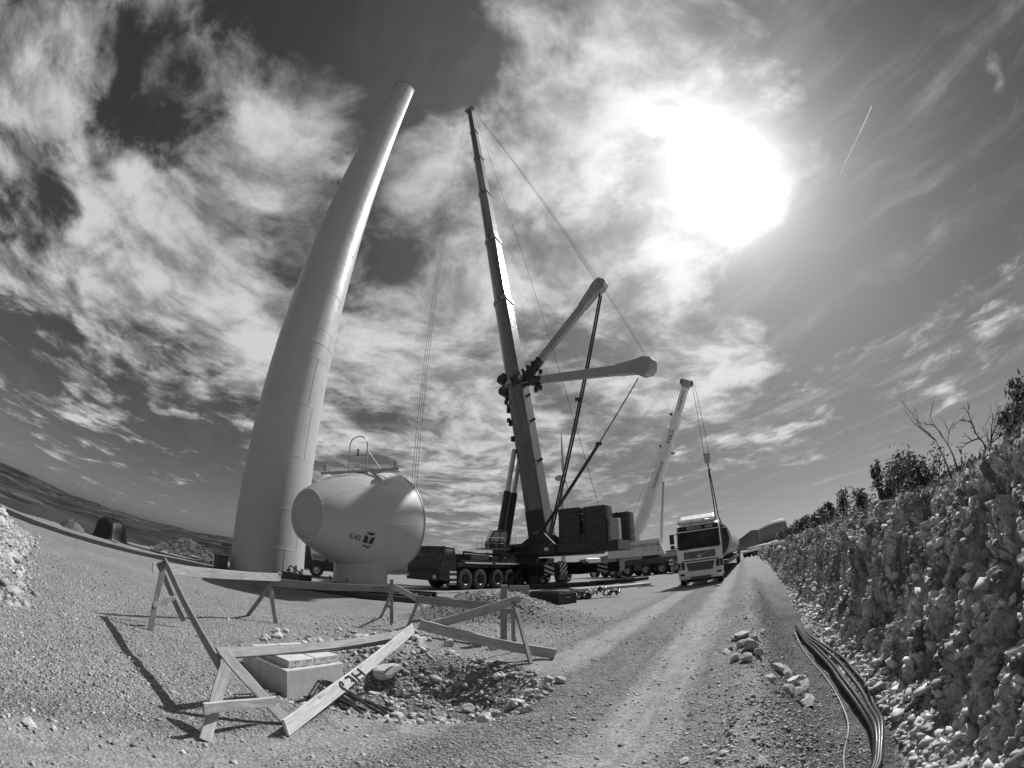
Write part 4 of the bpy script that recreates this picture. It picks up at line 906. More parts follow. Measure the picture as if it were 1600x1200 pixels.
def t_at(py):                           # boom parameter that shows at this image row
    lo, hi = 0., BLn
    for _ in range(40):
        m = (lo+hi)/2; q = BA+BU*m-Vector((0, 0, CAM_H)); el = math.atan2(q.z, math.hypot(q.x, q.y))
        c_ = q.normalized(); y_ = c_.z*math.cos(PITCH)-c_.y*math.sin(PITCH); z_ = c_.y*math.cos(PITCH)+c_.z*math.sin(PITCH); th = math.acos(min(1, z_)); rr_ = FPX*math.tan(LM*th)/LM
        yy = 600-y_/max(math.hypot(c_.x, y_), 1e-6)*rr_
        if yy > py: lo = m
        else: hi = m
    return (lo+hi)/2
cutp = [-1.2]+[t_at(y) for y in (598, 472, 377, 303, 248, 207)]+[BLn-.5]
wd = [(.95, 1.12), (.90, 1.05), (.84, .98), (.77, .90), (.70, .82), (.62, .74), (.55, .66)]
for i in range(7):
    bs = boom_part(cutp[i]-(.6 if i else 0), cutp[i+1], *wd[i], 'boom_section', 'boom_paint')
    if i < 6:
        boom_part(cutp[i+1]-.45, cutp[i+1]+.06, wd[i][0]+.12, wd[i][1]+.12, 'boom_collar', 'mast_paint')
        e = BA+BU*(cutp[i+1]-.2)
        for s_ in (-1, 1): wbuild(MB().beam(e+SL*s_*wd[i][0], e+SL*s_*(wd[i][0]+.6)+BN*.3, .12, .3), 'guide_bracket', 'dark_steel', CR)
for s_ in (-1, 1): wbuild(MB().beam(BA-BU*.9+SL*s_*.8, BA+BU*3.+SL*s_*.99+BN*.2, .12, 1.9, BN), 'boom_foot_plate', 'black_paint', CR, bevel=.03)
hd = wbuild(MB().beam(BB-BU*.9, BB+BU*.7, 1.3, 1.4, BN), 'boom_head', 'mast_paint', CR, bevel=.1)
for off in (-.4, 0, .4):
    for nn in (-.9, .8):
        c = BB+BU*.35+SL*off+BN*nn; wbuild(MB().cyl(c-SL*.06, c+SL*.06, .45, n=20), 'sheave', 'mid_steel', CR, hd, smooth=40)
wbuild(MB().tube([BB+BU*.7, BB+BU*1.9], .04, 5), 'anemometer', 'dark_steel', CR, hd)
# luffing cylinders
ra, rb_ = SP(2.3, .0, 3.6), BA+BU*t_at(700)+SL*.0-BN*1.1
for s_ in (-.62, .62):
    a, b = ra+SL*s_, rb_+SL*s_; m = a+(b-a)*.55
    lr = wbuild(MB().cyl(a, m, .36, n=20), 'luffing_cylinder', 'black_paint', CR, smooth=40)
    wbuild(MB().cyl(m, b, .24, n=18), 'piston_rod', 'galv', CR, lr, smooth=40)
wbuild(MB().tube([ra+SL*1.1, ra+SL*1.1+(rb_-ra)*.5], .03, 5), 'hydraulic_pipe', 'mid_steel', CR)
# clutter along the front of the base section: hose drums, brackets
for k in range(16):
    tt = 9.5+random.uniform(0, 9.5); p = BA+BU*tt-BN*(1.12+random.uniform(-.05, .15))+SL*random.uniform(-.2, .9); s_ = random.uniform(.2, .5)
    wbuild(MB().box(p, (s_, s_*.8, s_*1.4), Matrix.Rotation(random.uniform(0, 1), 3, 'Z')), 'bracket', 'dark_steel', CR, bevel=.03)
for tt in (16.9, 18.4):
    p = BA+BU*tt-BN*1.35+SL*.4; wbuild(MB().cyl(p-SL*.45, p+SL*.45, .55, n=20), 'hose_drum', 'dark_steel', CR, smooth=40)
for tt in (8., 12.5, 15.5): wbuild(MB().beam(BA+BU*tt+BN*1.05, BA+BU*(tt+.1)+BN*1.6, .1, .25), 'guide_bracket', 'dark_steel', CR)
# Y guying masts
MC = BA+BU*17.4+BN*.9; MLn = 17.0; BETA = R(31.5); masts = []
for s_, mpx in ((-1, (938, 445)), (1, (1012, 573))):
    dr0 = BN*math.cos(BETA)+SL*s_*math.sin(BETA); tip = MC+dr0*MLn
    want = ray(*mpx); cl_ = Vector((0, 0, CAM_H))+want*((tip-Vector((0, 0, CAM_H))).dot(want)); tip = cl_-want*(2.6 if s_ < 0 else 0.); dr = (tip-MC).normalized(); ln = (tip-MC).length
    sdv = dr.cross(BU).normalized(); uv = sdv.cross(dr)
    r0 = MC+dr*2.6
    mst = wbuild(MB().beam(MC+dr*.2, r0+dr*.6, .7, .9, BU, .6, .8), 'mast_root', 'black_paint', CR, bevel=.03)
    mm = wbuild(MB().beam(r0, tip-dr*3.0, .55, .78, BU, .58, .88), 'guy_mast', 'mast_paint', CR, bevel=.05)
    hp_ = [(-3.2, .44), (-1.3, .66), (-.4, .84), (.35, .78), (.62, .45), (.72, -.3), (.4, -.72), (-.4, -.84), (-1.1, -.5), (-3.2, -.44)]
    wbuild(MB().prism(hp_, -.4, .4, tip, dr, uv, sdv), 'mast_head', 'mast_paint', CR, mm, bevel=.03)
    for k in range(9):
        an = R(-75+150*k/8); c = tip+dr*(.0+.74*math.cos(an)*.8)+uv*.74*math.sin(an); wbuild(MB().cyl(c-sdv*.44, c+sdv*.44, .07, n=8), 'pin', 'white_paint', CR, mm)
    for k in range(4): wbuild(MB().beam(MC+dr*(.5+.6*k)-uv*.5, MC+dr*(1.0+.7*k)+uv*(.9-.2*k)+sdv*.4, .2, .3), 'strut', 'dark_steel', CR, mst)
    for k in range(5): wbuild(MB().box(MC+dr*(.6+random.random()*2.4)-uv*random.uniform(.4, 1.)+sdv*random.uniform(-.6, .6), (.4, .5, .45)), 'valve_block', 'dark_steel', CR, mst, bevel=.04)
    masts.append((tip, dr, uv, sdv, mm))
wbuild(MB().tube([MC+masts[0][1]*1.6, MC+masts[1][1]*1.6], .1, 8), 'spreader_ram', 'dark_steel', CR); wbuild(MB().beam(MC-BN*2.2+SL*.9-BU*.3, MC+masts[1][1]*1.8, .16, .16), 'spreader_strut', 'mid_steel', CR)
wbuild(MB().beam(MC-BN*.4-SL*1.1, MC-BN*.4+SL*1.1, .9, 1.2, BU), 'mast_bracket', 'dark_steel', CR, bevel=.05)
for i_, (tip, dr, uv, sdv, mm) in enumerate(masts):
    for o in (-.22, .22): wbuild(MB().tube([tip+uv*.6+sdv*o, BB-BU*.4+BN*.7+SL*o], .014, 4), 'guy_rope', 'rope', CR)
    foot = SP(-2.3, (-1.0, 1.0)[i_], 4.6)
    s0 = tip-dr*.9-uv*.9; axis = (foot-s0)
    if i_ == 0:
        for o in (-.2, .2): wbuild(MB().beam(s0+sdv*o, foot+sdv*o, .1, .16), 'guy_rod', 'dark_steel', CR)
        for k in range(34): c = s0+axis*(.02+k*.029); wbuild(MB().tube([c-sdv*.2, c+sdv*.2], .035, 4), 'link', 'mid_steel', CR)
        q = s0+axis*.48; wbuild(MB().box(q+sdv*.4, (.7, .4, .3)), 'rod_clamp', 'black_paint', CR, bevel=.04)
    else:
        m_ = s0+axis*.40; wbuild(MB().tube([s0, m_], .05, 5), 'guy_rope', 'rope', CR)
        for o in (-.09, .09): wbuild(MB().beam(m_+sdv*o, foot+sdv*o, .08, .15), 'guy_rod', 'dark_steel', CR)
        wbuild(MB().box(m_, (.5, .3, .25)), 'rod_clamp', 'black_paint', CR, bevel=.04)
wn = SP(-7.6, .2, 6.6)
wbuild(MB().tube([BB+BN*.8, BA+BU*BLn*.55+BN*3.2, wn], .022, 4), 'hoist_rope', 'rope', CR)
hk = AZ(-13.9, 49.0, 9.0)
hkb = thing('crane_hook_block', 'heavy hook block hanging from the big crane behind the nacelle', 'hook', (hk.x, hk.y, 6.))
for o in (-.42, 0, .42):
    wbuild(MB().tube([BB-BN*.9+SL*o*.7, Vector((hk.x, hk.y, 8.6))+SL*o], .03, 4), 'hoist_rope', 'rope', CR)
wbuild(MB().box((hk.x, hk.y, 8.0), (.8, .5, 1.3)), 'block', 'black_paint', hkb, bevel=.12); wbuild(MB().tube([(hk.x, hk.y, 7.4), (hk.x, hk.y, 6.9), (hk.x+.3, hk.y, 6.6), (hk.x+.2, hk.y, 6.2), (hk.x-.25, hk.y, 6.25)], .13, 8), 'hook', 'dark_steel', hkb, smooth=60)
# ballast
sbox((-9.6, -1.9, 2.75), (-4.0, 1.7, 3.55), 'ballast_tray', 'black_paint', bevel=.05)
def slab(f, l, z0, z1, w, d):
    P = []
    for k in range(24):
        a = 2*math.pi*k/24; c, s_ = math.cos(a), math.sin(a); e = .38; P.append((w/2*math.copysign(abs(c)**e, c), d/2*math.copysign(abs(s_)**e, s_)))
    return wbuild(MB().prism(P, z0, z1, TT+HB*f+SL*l, HB, SL, (0, 0, 1)), 'ballast_slab', 'ballast', CR, bevel=.012, smooth=30)
for f, l, zt, w in ((-5.35, .6, 6.55, 2.1), (-7.65, .6, 6.5, 2.12), (-8.6, -3.1, 6.2, 1.9)):
    n = 6; z = 3.56
    for k in range(n):
        z1 = 3.56+(zt-3.56)*(k+1)/n; slab(f+random.uniform(-.02, .02), l, z, z1-.003, w+random.uniform(-.012, .012), 2.1); z = z1
    for q in (-.5, .5): wbuild(MB().tube([TT+HB*(f+q)+SL*l+Vector((0, 0, zt)), TT+HB*(f+q)+SL*l+Vector((0, 0, zt+.18))], .07, 8), 'lifting_lug', 'dark_steel', CR)
sbox((-9.7, .9, 3.56), (-9.0, 1.6, 5.3), 'cabinet', 'grey_paint')

# crane mats, steel boxes and gear on the ground
def gbox(cx, cy_, w, d, h, rz, name, mat, label, cat, group=None, bevel=.02, lid=None):
    t = thing(name, label, cat, (cx, cy_, gz(cx, cy_)-.02), rz, group); MB().bb((-w/2, -d/2, 0), (w/2, d/2, h)).build('body', mat, t, bevel=bevel)
    if lid: MB().bb((-w/2+.04, -d/2+.04, h+.002), (w/2-.04, d/2-.04, h+lid)).build('lid', mat, t, bevel=.01)
    for sx in (-1, 1): MB().tube([(sx*(w/2+.01), -.12, h*.6), (sx*(w/2+.05), -.1, h*.62), (sx*(w/2+.05), .1, h*.62), (sx*(w/2+.01), .12, h*.6)], .014, 6).build('handle', 'dark_steel', t)
    return t
ang = math.atan2(PZ(892, 945).y-PZ(832, 940).y, PZ(892, 945).x-PZ(832, 940).x)
gbox(1.75, 18.6, 2.1, 1.0, .5, ang, 'steel_crate', 'black_paint', 'long black steel crate on the gravel before the crane outrigger', 'crate', lid=.05)
gbox(3.25, 20.6, .95, .8, .42, ang, 'steel_crate', 'black_paint', 'small black steel crate next to the long black crate', 'crate', lid=.04)
for (x, y, w, rz, lab) in ((3.75, 32.6, 5.2, .2, 'dark steel crane mat under the outrigger foot with striped panel'), (9.0, 34.9, 4.6, .35, 'dark steel crane mat under the rear outrigger foot'), (.9, 25.2, 5.5, .05, 'dark flat mat lying behind the long black crate'), (6.4, 27.5, 5., .1, 'pale plank mat lying behind the pile of slings')):
    mt = thing('crane_mat', lab, 'mat', (x, y, gz(x, y)), rz)
    for k in range(5): MB().bb((-w/2, -1.1+k*.44, 0), (w/2, -1.1+k*.44+.42, .3 if 'outrigger' in lab else .16)).build('plank', 'dark_steel' if 'dark' in lab else 'grey_paint', mt, bevel=.02)
sg = PZ(935, 934); t = thing('sling_pile', 'heap of pale and black lifting slings on the gravel', 'slings', (sg.x, sg.y, gz(sg.x, sg.y)))
for k in range(9):
    a = random.uniform(0, 3.1); rr_ = random.uniform(.25, .6); pts = []
    for j in range(14):
        q = j/13*6.28*1.1; pts.append((-.9+k*.22+rr_*.5*math.cos(q), rr_*.55*math.sin(q), .06+.05*k % .3+abs(.22*math.sin(q*1.5+k))))
    MB().tube(pts, .06, 6).build('sling', 'bag_white' if k % 3 == 0 else 'black_pipe', t, smooth=60)
sc_ = PZ(1008, 917); solo(MB().tube([(sc_.x-.5, sc_.y, gz(sc_.x, sc_.y)+.03), (sc_.x, sc_.y+.1, gz(sc_.x, sc_.y)+.06), (sc_.x+.6, sc_.y-.05, gz(sc_.x, sc_.y)+.03)], .03, 6).tube([(sc_.x, sc_.y+.1, .05), (sc_.x, sc_.y+.1, .22)], .03, 6), 'chain_hook', 'dark_steel', 'small dark chain hook left on the gravel', 'hook')

# ------------------------------------------------------------------ white lorry (local X forward, Y left as seen from the driver)
TF = Vector((9.95, 20.95, 0)); TD = Vector((math.sin(R(208.2)), math.cos(R(208.2)), 0))
TK = thing('lorry', 'white tractor lorry with sun visor and roof deflector facing down the gravel road', 'lorry', (TF.x, TF.y, gz(TF.x, TF.y)), math.atan2(TD.y, TD.x))
gray('cab_white', .86, .22, 0., .04, 2., spec=.5, coat=.5, dirt=.05); gray('visor_dark', .05, .35)
def rprism(poly, y0, y1, name, mat, par, bevel=.03, seg=3, smooth=0): return MB().prism(poly, y0, y1).build(name, mat, par, bevel=bevel, seg=seg, smooth=smooth)
cabp = [(-2.15, .95), (-2.15, 3.3), (-1.9, 3.52), (-.75, 3.5), (-.42, 3.32), (-.28, 3.0), (-.05, 1.98), (0., 1.2), (-.02, .62), (-.35, .5), (-.55, .95)]
cabm = MB(); n = len(cabp)                     # front narrows a little towards the roof and the corners are rounded in plan
ys = [(-1.25, -.20), (-1.19, -.06), (-1.0, 0), (1.0, 0), (1.19, -.06), (1.25, -.20)]
vs = []
for y, dx in ys:
    for x, z in cabp: vs.append((x+(dx if x > -.8 else 0), y*(1-.035*max(0, (z-2))/1.5), z))
fs = [tuple(range(n)), tuple(range(6*n-1, 5*n-1, -1))]
for j in range(5): fs += [(j*n+i, (j+1)*n+i, (j+1)*n+(i+1) % n, j*n+(i+1) % n) for i in range(n)]
lcab = cabm.add(vs, fs).build('cab', 'cab_white', TK, smooth=32)
def face_x(z): return float(np.interp(z, [.62, 1.2, 1.98, 3.0, 3.32], [-.02, 0., -.05, -.28, -.42]))
def front_panel(pts, name, mat, par, off=.012, th=.014):  # pts (y, z) on the front of the cab, following its rake and corner rounding
    def X(y, z): a = abs(y); return face_x(z)-(0 if a < 1.0 else (a-1.0)/.19*.06 if a < 1.19 else .06+(a-1.19)/.06*.14)
    n = len(pts); v = [(X(y, z)+off+th, y, z) for y, z in pts]+[(X(y, z)+off-.03, y, z) for y, z in pts]
    return MB().add(v, [tuple(range(n)), tuple(range(2*n-1, n-1, -1))]+[(i, n+i, n+(i+1) % n, (i+1) % n) for i in range(n)]).build(name, mat, par)
def fgrid(y0, y1, z0, z1, name, mat, par, off=.012, curve=0.):     # quad panel subdivided so it hugs the cab
    mb = MB(); ys_ = [y0]+[q for q in (-1.19, -1.0, 1.0, 1.19) if y0 < q < y1]+[y1]; zs = [z0]+[q for q in (1.2, 1.98, 3.0) if z0 < q < z1]+[z1]
    def X(y, z): a = abs(y); return face_x(z)-(0 if a < 1.0 else (a-1.0)/.19*.06 if a < 1.19 else .06+(a-1.19)/.06*.14)
    v = [(X(y, z)+off, y, z-(curve*(1-(y/1.2)**2) if z == z0 else 0)) for z in zs for y in ys_]; k = len(ys_)
    mb.add(v, [(j*k+i, j*k+i+1, (j+1)*k+i+1, (j+1)*k+i) for j in range(len(zs)-1) for i in range(k-1)]); o = mb.build(name, mat, par)
    s_ = o.modifiers.new('thickness', 'SOLIDIFY'); s_.thickness = .02; s_.offset = 0; return o
wsn = fgrid(-1.16, 1.16, 2.05, 2.98, 'windscreen', GLASS, lcab, .01, .1)
fgrid(-1.14, 1.14, 3.05, 3.31, 'roof_sign', 'print_dark', lcab, .014)
fgrid(-1.05, 1.05, 2.995, 3.035, 'visor_edge', 'cab_white', lcab, .03)
for s_, yy in (('REICH', -.22), ('600', .62)): lettering(s_, .23, (face_x(3.18)+.032, yy, 3.18), (0, 1, 0), (-.42, 0, 1), 'lettering', 'print_white', TK, world=False, wide=1.25)
MB().prism([(-1.9, 3.5), (-1.8, 3.85), (-1.2, 3.98), (-.6, 3.7), (-.5, 3.5)], -1.0, 1.0).build('roof_deflector', 'cab_white', TK, bevel=.08, seg=3)
for y in (-1.02, -.35, .35, 1.02): MB().lathe([(.001, 0), (.1, 0), (.1, .04), (.07, .14), (.001, .17)], (-.38, y, 3.52), (-1, 0, .0), n=14).build('roof_lamp', 'galv', TK, smooth=40)
MB().tube([(-.5, -1.15, 3.45), (-.42, -1.1, 3.56), (-.42, 1.1, 3.56), (-.5, 1.15, 3.45)], .03, 8).build('lamp_bar', 'chrome', TK, smooth=60)
for s_ in (-1, 1): MB().tube([(-.7, s_*.95, 3.6), (-1.3, s_*.95, 3.68)], [.09, .05], 10).build('air_horn', 'chrome', TK, smooth=60)
g1 = fgrid(-.86, .86, 1.48, 1.86, 'upper_grille', 'grille', lcab, .012)
for k in range(6): MB().bb((.0, -.84, 1.51+k*.058), (.03, .84, 1.53+k*.058)).build('grille_slat', 'grey_paint', g1)
MB().beam((.038, -.42, 1.46), (.0, .78, 1.88), .012, .045, (1, 0, 0)).build('emblem_bar', 'chrome', lcab)
MB().lathe([(.075, 0), (.09, .015), (.06, .02), (.055, .0)], (.03, 0, 1.62), (1, 0, 0), n=24, caps=False).build('emblem_ring', 'chrome', lcab)
MB().bb((.03, -.8, 1.5), (.034, -.58, 1.68)).build('badge', 'mid_steel', lcab)
fgrid(-1.0, 1.0, 1.335, 1.39, 'gap', 'print_dark', lcab, .004)
for s_ in (-1, 1):
    for k in range(4): fgrid(*(sorted((s_*(.62+k*.13), s_*(.70+k*.13)))), 1.985, 2.01, 'marker', 'print_dark', lcab, .006)
g2 = MB().prism([(-.78, 1.26), (.78, 1.26), (.66, .82), (-.66, .82)], .0, .03, (0, 0, 0), (0, 1, 0), (0, 0, 1), (1, 0, 0)).build('lower_grille', 'grille', lcab, bevel=.02)
for k in range(6): MB().bb((.03, -.68, .86+k*.066), (.045, .68, .88+k*.066)).build('grille_slat', 'mid_steel', g2)
bump = MB().prism([(-.4, .38), (.03, .36), (.07, .55), (.05, .8), (-.4, .82)], -1.2, 1.2).build('bumper', 'cab_white', TK, bevel=.05, seg=3)
MB().bb((.04, -.55, .4), (.075, .55, .5)).build('air_dam', 'grille', bump)
for s_ in (-1, 1):
    hl = fgrid(*sorted((s_*.86, s_*1.22)), .92, 1.3, 'headlight', 'print_dark', lcab, .014)
    for z_, r_ in ((1.02, .085), (1.19, .06)): MB().lathe([(.001, .0), (r_, .0), (r_*1.1, .02), (.001, .05)], (-.02, s_*1.03, z_), (1, 0, 0), n=18).build('lamp', GLASS2, hl, smooth=40)
    MB().bb((.03, s_*1.0-.13, .58), (.075, s_*1.0+.13, .7)).build('fog_lamp', 'print_dark', bump, bevel=.01)
    MB().tube([(-.35, s_*1.2, 2.95), (-.15, s_*1.42, 2.9)], .025, 6).build('mirror_arm', 'print_dark', TK); MB().tube([(-.3, s_*1.22, 2.15), (-.15, s_*1.42, 2.2)], .025, 6).build('mirror_arm', 'print_dark', TK)
    MB().bb((-.2, s_*1.35, 2.4), (-.06, s_*1.6, 2.95)).build('mirror', 'print_dark', TK, bevel=.03); MB().bb((-.2, s_*1.35, 2.12), (-.06, s_*1.58, 2.34)).build('mirror', 'print_dark', TK, bevel=.03)
    MB().prism([(-.42, 2.1), (-.55, 2.95), (-1.35, 2.98), (-1.35, 2.1)], s_*1.232-.006, s_*1.232+.006).build('side_window', GLASS, lcab)
    MB().prism([(-.3, 1.0), (-.3, 2.0), (-1.5, 2.0), (-1.5, .75), (-.8, .7)], s_*1.25-.004, s_*1.25+.008).build('door', 'cab_white', lcab, bevel=.006)
    MB().bb((-1.35, s_*1.262-.01, 1.62), (-1.12, s_*1.262+.012, 1.66)).build('door_handle', 'print_dark', lcab)
    for k in range(3): MB().bb((-1.5, s_*1.2-.06, .42+k*.28), (-.95, s_*1.2+.07, .46+k*.28)).build('step', 'mid_steel', TK)
    MB().prism([(-.75, .45), (-.75, 1.0), (-1.0, 1.22), (-1.85, 1.22), (-2.1, .9), (-2.1, .8), (-1.9, 1.06), (-1.05, 1.06), (-.85, .9)], s_*.95, s_*1.25).build('wheel_arch', 'print_dark', TK)
    wheel('lorry', TK, (-1.42, s_*1.07, .51), .51, .33, .28, 'dirty_tyre', 'galv')
    for x in (-4.6, -5.95):
        wheel('lorry', TK, (x, s_*1.07, .51), .51, .33, .28); wheel('lorry', TK, (x, s_*.72, .51), .51, .33, .28)
    MB().bb((-4.0, s_*.75, .5), (-2.3, s_*1.22, 1.05)).build('fuel_tank', 'galv', TK, bevel=.1)
MB().bb((-6.9, -.42, .75), (-.6, .42, 1.02)).build('chassis', 'dark_steel', TK, bevel=.02); MB().lathe([(.55, 0), (.55, .08)], (-5.2, 0, 1.03), n=24).build('fifth_wheel', 'dark_steel', TK)
MB().bb((-.3, -.6, .3), (-.1, .6, .62)).build('number_plate_holder', 'print_dark', TK)

# trailer with a tower section
TD = Vector((-.54, -.842, 0)).normalized()
def TP(x, y, z): return Vector((TF.x, TF.y, 0))+TD*x+Vector((-TD.y, TD.x, 0))*y+Vector((0, 0, z))
p = TP(-20, 0, 0); TR = thing('low_trailer', 'dark multi-axle trailer behind the white lorry carrying a tower section', 'trailer', (p.x, p.y, gz(p.x, p.y)), math.atan2(TD.y, TD.x))
MB().bb((-13.5, -1.2, .75), (15.5, 1.2, 1.05)).build('bed', 'dark_steel', TR, bevel=.03)
for x in (-12, -10.4, -8.8, -7.2):
    for s_ in (-1, 1): wheel('lorry', TR, (x, s_*1.0, .51), .51, .33, .28)
for x in (-10, 8):
    MB().prism([(-1.25, 1.05), (1.25, 1.05), (1.25, 1.5), (.8, 1.2), (-.8, 1.2), (-1.25, 1.5)], x-.2, x+.2, (0, 0, 0), (0, 1, 0), (0, 0, 1), (1, 0, 0)).build('cradle', 'dark_steel', TR)
for s_ in (-1, 1): MB().bb((-13.6, s_*1.0-.15, .8), (-13.5, s_*1.0+.15, .95)).build('tail_lamp', 'print_dark', TR)
p = TP(-4.2, 0, 0)
SEC = thing('tower_section', 'long pale tower tube lying on the trailer behind the lorry cab', 'tower section', (TP(-18, 0, 0).x, TP(-18, 0, 0).y, 1.1), math.atan2(TD.y, TD.x))
MB().lathe([(1.15, -14.4), (1.36, 0), (1.44, 11.2)], (0, 0, 1.42), (1, 0, 0), n=56, caps=False).build('tube', 'tower_paint', SEC, smooth=40)
for x, r_ in ((-14.4, 1.15), (11.2, 1.44)): MB().lathe([(r_-.12, -.05), (r_+.03, -.05), (r_+.03, .05), (r_-.12, .05)], (x, 0, 1.42), (1, 0, 0), n=48, caps=False).build('flange', 'grey_paint', SEC)
MB().lathe([(.001, 0), (1.38, 0)], (11.0, 0, 1.42), (1, 0, 0), n=40, caps=False).build('end_cover', 'tarp', SEC); MB().lathe([(.001, 0), (1.1, 0)], (-14.3, 0, 1.42), (1, 0, 0), n=40, caps=False).build('end_cover', 'tarp', SEC)
for x in (-9, -3, 4): MB().lathe([(1.36+.0085*x, -.012), (1.376+.0085*x, 0), (1.36+.0085*x, .012)], (x, 0, 1.42), (1, 0, 0), n=48, caps=False).build('weld_seam', 'tower_paint', SEC)

# ------------------------------------------------------------------ white telescopic crane
MA, MBk = AZ(11.9, 53.5), AZ(21.0, 48.2); MF = (MA-MBk).normalized()          # first and last visible axle; drives towards the first
MW = thing('mobile_crane', 'white telescopic crane with lettering on the boom standing behind the lorry', 'crane', (MA.x, MA.y, 0), math.atan2(MF.y, MF.x))
gray('carrier_grey', .12, .45, 0., .2, 3., dirt=.2); gray('crane_white', .82, .3, 0., .06, 2., dirt=.08)
# camera sees its left side: local +Y
ML = Vector((-MF.y, MF.x, 0)); side_s = 1 if ML.dot(-MA) > 0 else -1
def mp(t, v, z): return (-t, v*side_s, z)
span = (MA-MBk).length
for t_ in (0, span*.30, span*.52, span*.78, span, span+1.65):
    for s_ in (-1, 1): wheel('crane2', MW, mp(t_, s_*1.12, .72), .72, .46, .40, 'dirty_tyre', 'galv')
MB().bb(mp(-1.5, -.7, .8), mp(span+3., .7, 1.5)).build('chassis', 'carrier_grey', MW, bevel=.03); MB().bb(mp(-.8, -1.36, 1.5), mp(span+3., 1.36, 1.95)).build('deck', 'carrier_grey', MW, bevel=.04)
for a, b in ((-.9, 1.0), (2.2, 5.9), (7.2, span+2.6)): MB().bb(mp(a, 1.3, 1.3), mp(b, 1.38, 1.55)).build('fender', 'carrier_grey', MW)
for a, b in ((1.05, 2.1), (6.0, 7.1)): MB().bb(mp(a, 1.2, .65), mp(b, 1.4, 1.5)).build('side_locker', 'carrier_grey', MW, bevel=.03)
dc = MB().prism([(.9, .75), (.9, 2.5), (1.2, 2.62), (2.3, 2.55), (2.85, 1.6), (2.85, .7)], -1.35, 1.35).build('driver_cab', 'crane_white', MW, bevel=.07, seg=3)
for s_ in (-1, 1): MB().prism([(1.15, 1.55), (1.2, 2.4), (2.2, 2.35), (2.6, 1.6)], s_*1.353-.006, s_*1.353+.006).build('side_window', GLASS, dc)
MB().hexa([(2.62, -1.2, 1.98), (2.65, -1.2, 1.98), (2.65, 1.2, 1.98), (2.62, 1.2, 1.98), (2.36, -1.2, 2.45), (2.39, -1.2, 2.45), (2.39, 1.2, 2.45), (2.36, 1.2, 2.45)]).build('windscreen', GLASS, dc)
for k in range(3): MB().bb((.72, side_s*1.3, .7+.3*k), (.95, side_s*1.42, .76+.3*k)).build('step', 'mid_steel', MW)
for t_ in (1.55, span+2.2):
    for s_ in (-1, 1):
        b_ = MB().bb(mp(t_-.25, s_*.9, .9), mp(t_+.25, s_*3.2, 1.3)).build('outrigger_beam', 'carrier_grey', MW, bevel=.02)
        MB().cyl(mp(t_, s_*3.1, .15), mp(t_, s_*3.1, 1.7), .11, n=12).lathe([(.3, .1), (.3, .18), (.1, .26)], mp(t_, s_*3.1, 0), n=16).build('jack', 'galv', b_, smooth=40)
        MB().bb(mp(t_-.26, s_*3.22, .85), mp(t_+.26, s_*3.24, 1.6)).build('hazard_panel', HAZY, b_)
# superstructure and boom, in world space
mf0 = PD(987, 858, 49.0); mtip = PD(1072, 601, 48.5); MU = (mtip-mf0).normalized(); mh = Vector((MU.x, MU.y, 0)).normalized(); ms_ = Vector((-mh.y, mh.x, 0)); ms_ = ms_ if ms_.dot(-mf0) > 0 else -ms_
def mbox(a, b, name, mat='crane_white', parent=None, bevel=.04):
    P = [mf0+mh*f+ms_*l+Vector((0, 0, z-mf0.z)) for z in (a[2], b[2]) for f, l in ((a[0], a[1]), (b[0], a[1]), (b[0], b[1]), (a[0], b[1]))]; return wbuild(MB().hexa(P), name, mat, MW, parent, bevel=bevel)
q_ = mf0+mh*2.2; wbuild(MB().cyl((q_.x, q_.y, 1.95), (q_.x, q_.y, 2.25), 1.1, n=32), 'turntable', 'dark_steel', MW, smooth=30)
wbuild(MB().prism([(.3, 2.25), (.3, 4.05), (3.3, 4.15), (3.9, 2.25)], .55, 1.35, Vector((mf0.x, mf0.y, 0)), mh, (0, 0, 1), ms_), 'superstructure', 'crane_white', MW, bevel=.05)
wbuild(MB().prism([(.3, 2.25), (.3, 4.05), (3.3, 4.15), (3.9, 2.25)], -1.35, -.55, Vector((mf0.x, mf0.y, 0)), mh, (0, 0, 1), ms_), 'superstructure', 'crane_white', MW, bevel=.05)
mbox((-2.6, -1.3, 2.3), (.28, 1.3, 3.3), 'ballast_slab'); mbox((-2.5, -1.25, 3.32), (-.4, 1.25, 3.9), 'ballast_slab', 'grey_paint')
ltx = mf0+mh*1.75+ms_*1.37; ltx.z = 3.45
rgt = mh if mh.cross(Vector((0, 0, 1))).dot(-ms_) < 0 else mh
lettering('ZAGREBTRANS', .46, ltx, mh, (0, 0, 1), 'lettering', 'print_dark', MW)
ltx2 = ltx.copy(); ltx2.z = 2.98; wbuild(MB().add([ltx2+mh*(x0+dx)+Vector((0, 0, z)) for x0, dx, z in ((-.9, 0, 0), (-.9, 1.8, 0), (-.9, 1.8, .04), (-.9, 0, .04))], [(0, 1, 2, 3)]), 'print_line', 'grey_paint', MW)
for k in range(4): wbuild(MB().box(mf0+mh*3.25+ms_*1.36+Vector((0, 0, 3.7-k*.32-mf0.z)), (.22, .05, .1)), 'vent_slat', 'dark_steel', MW)
mlen = (mtip-mf0).length; mn = ms_.cross(MU).normalized(); mn = mn if mn.dot(mh) < 0 else -mn
def msec(t0, t1, w, h, name, mat='crane_white'):
    S_ = [(-w, h*.85), (-w*.85, h), (w*.85, h), (w, h*.85), (w, -h*.5), (w*.6, -h), (-w*.6, -h), (-w, -h*.5)]; n = 8
    v = [mf0+MU*t+ms_*x+mn*y for t in (t0, t1) for x, y in S_]; return wbuild(MB().add(v, [tuple(range(n)), tuple(range(2*n-1, n-1, -1))]+[(i, (i+1) % n, n+(i+1) % n, n+i) for i in range(n)]), name, mat, MW, smooth=25)
c1, c2 = mlen*.60, mlen*.80
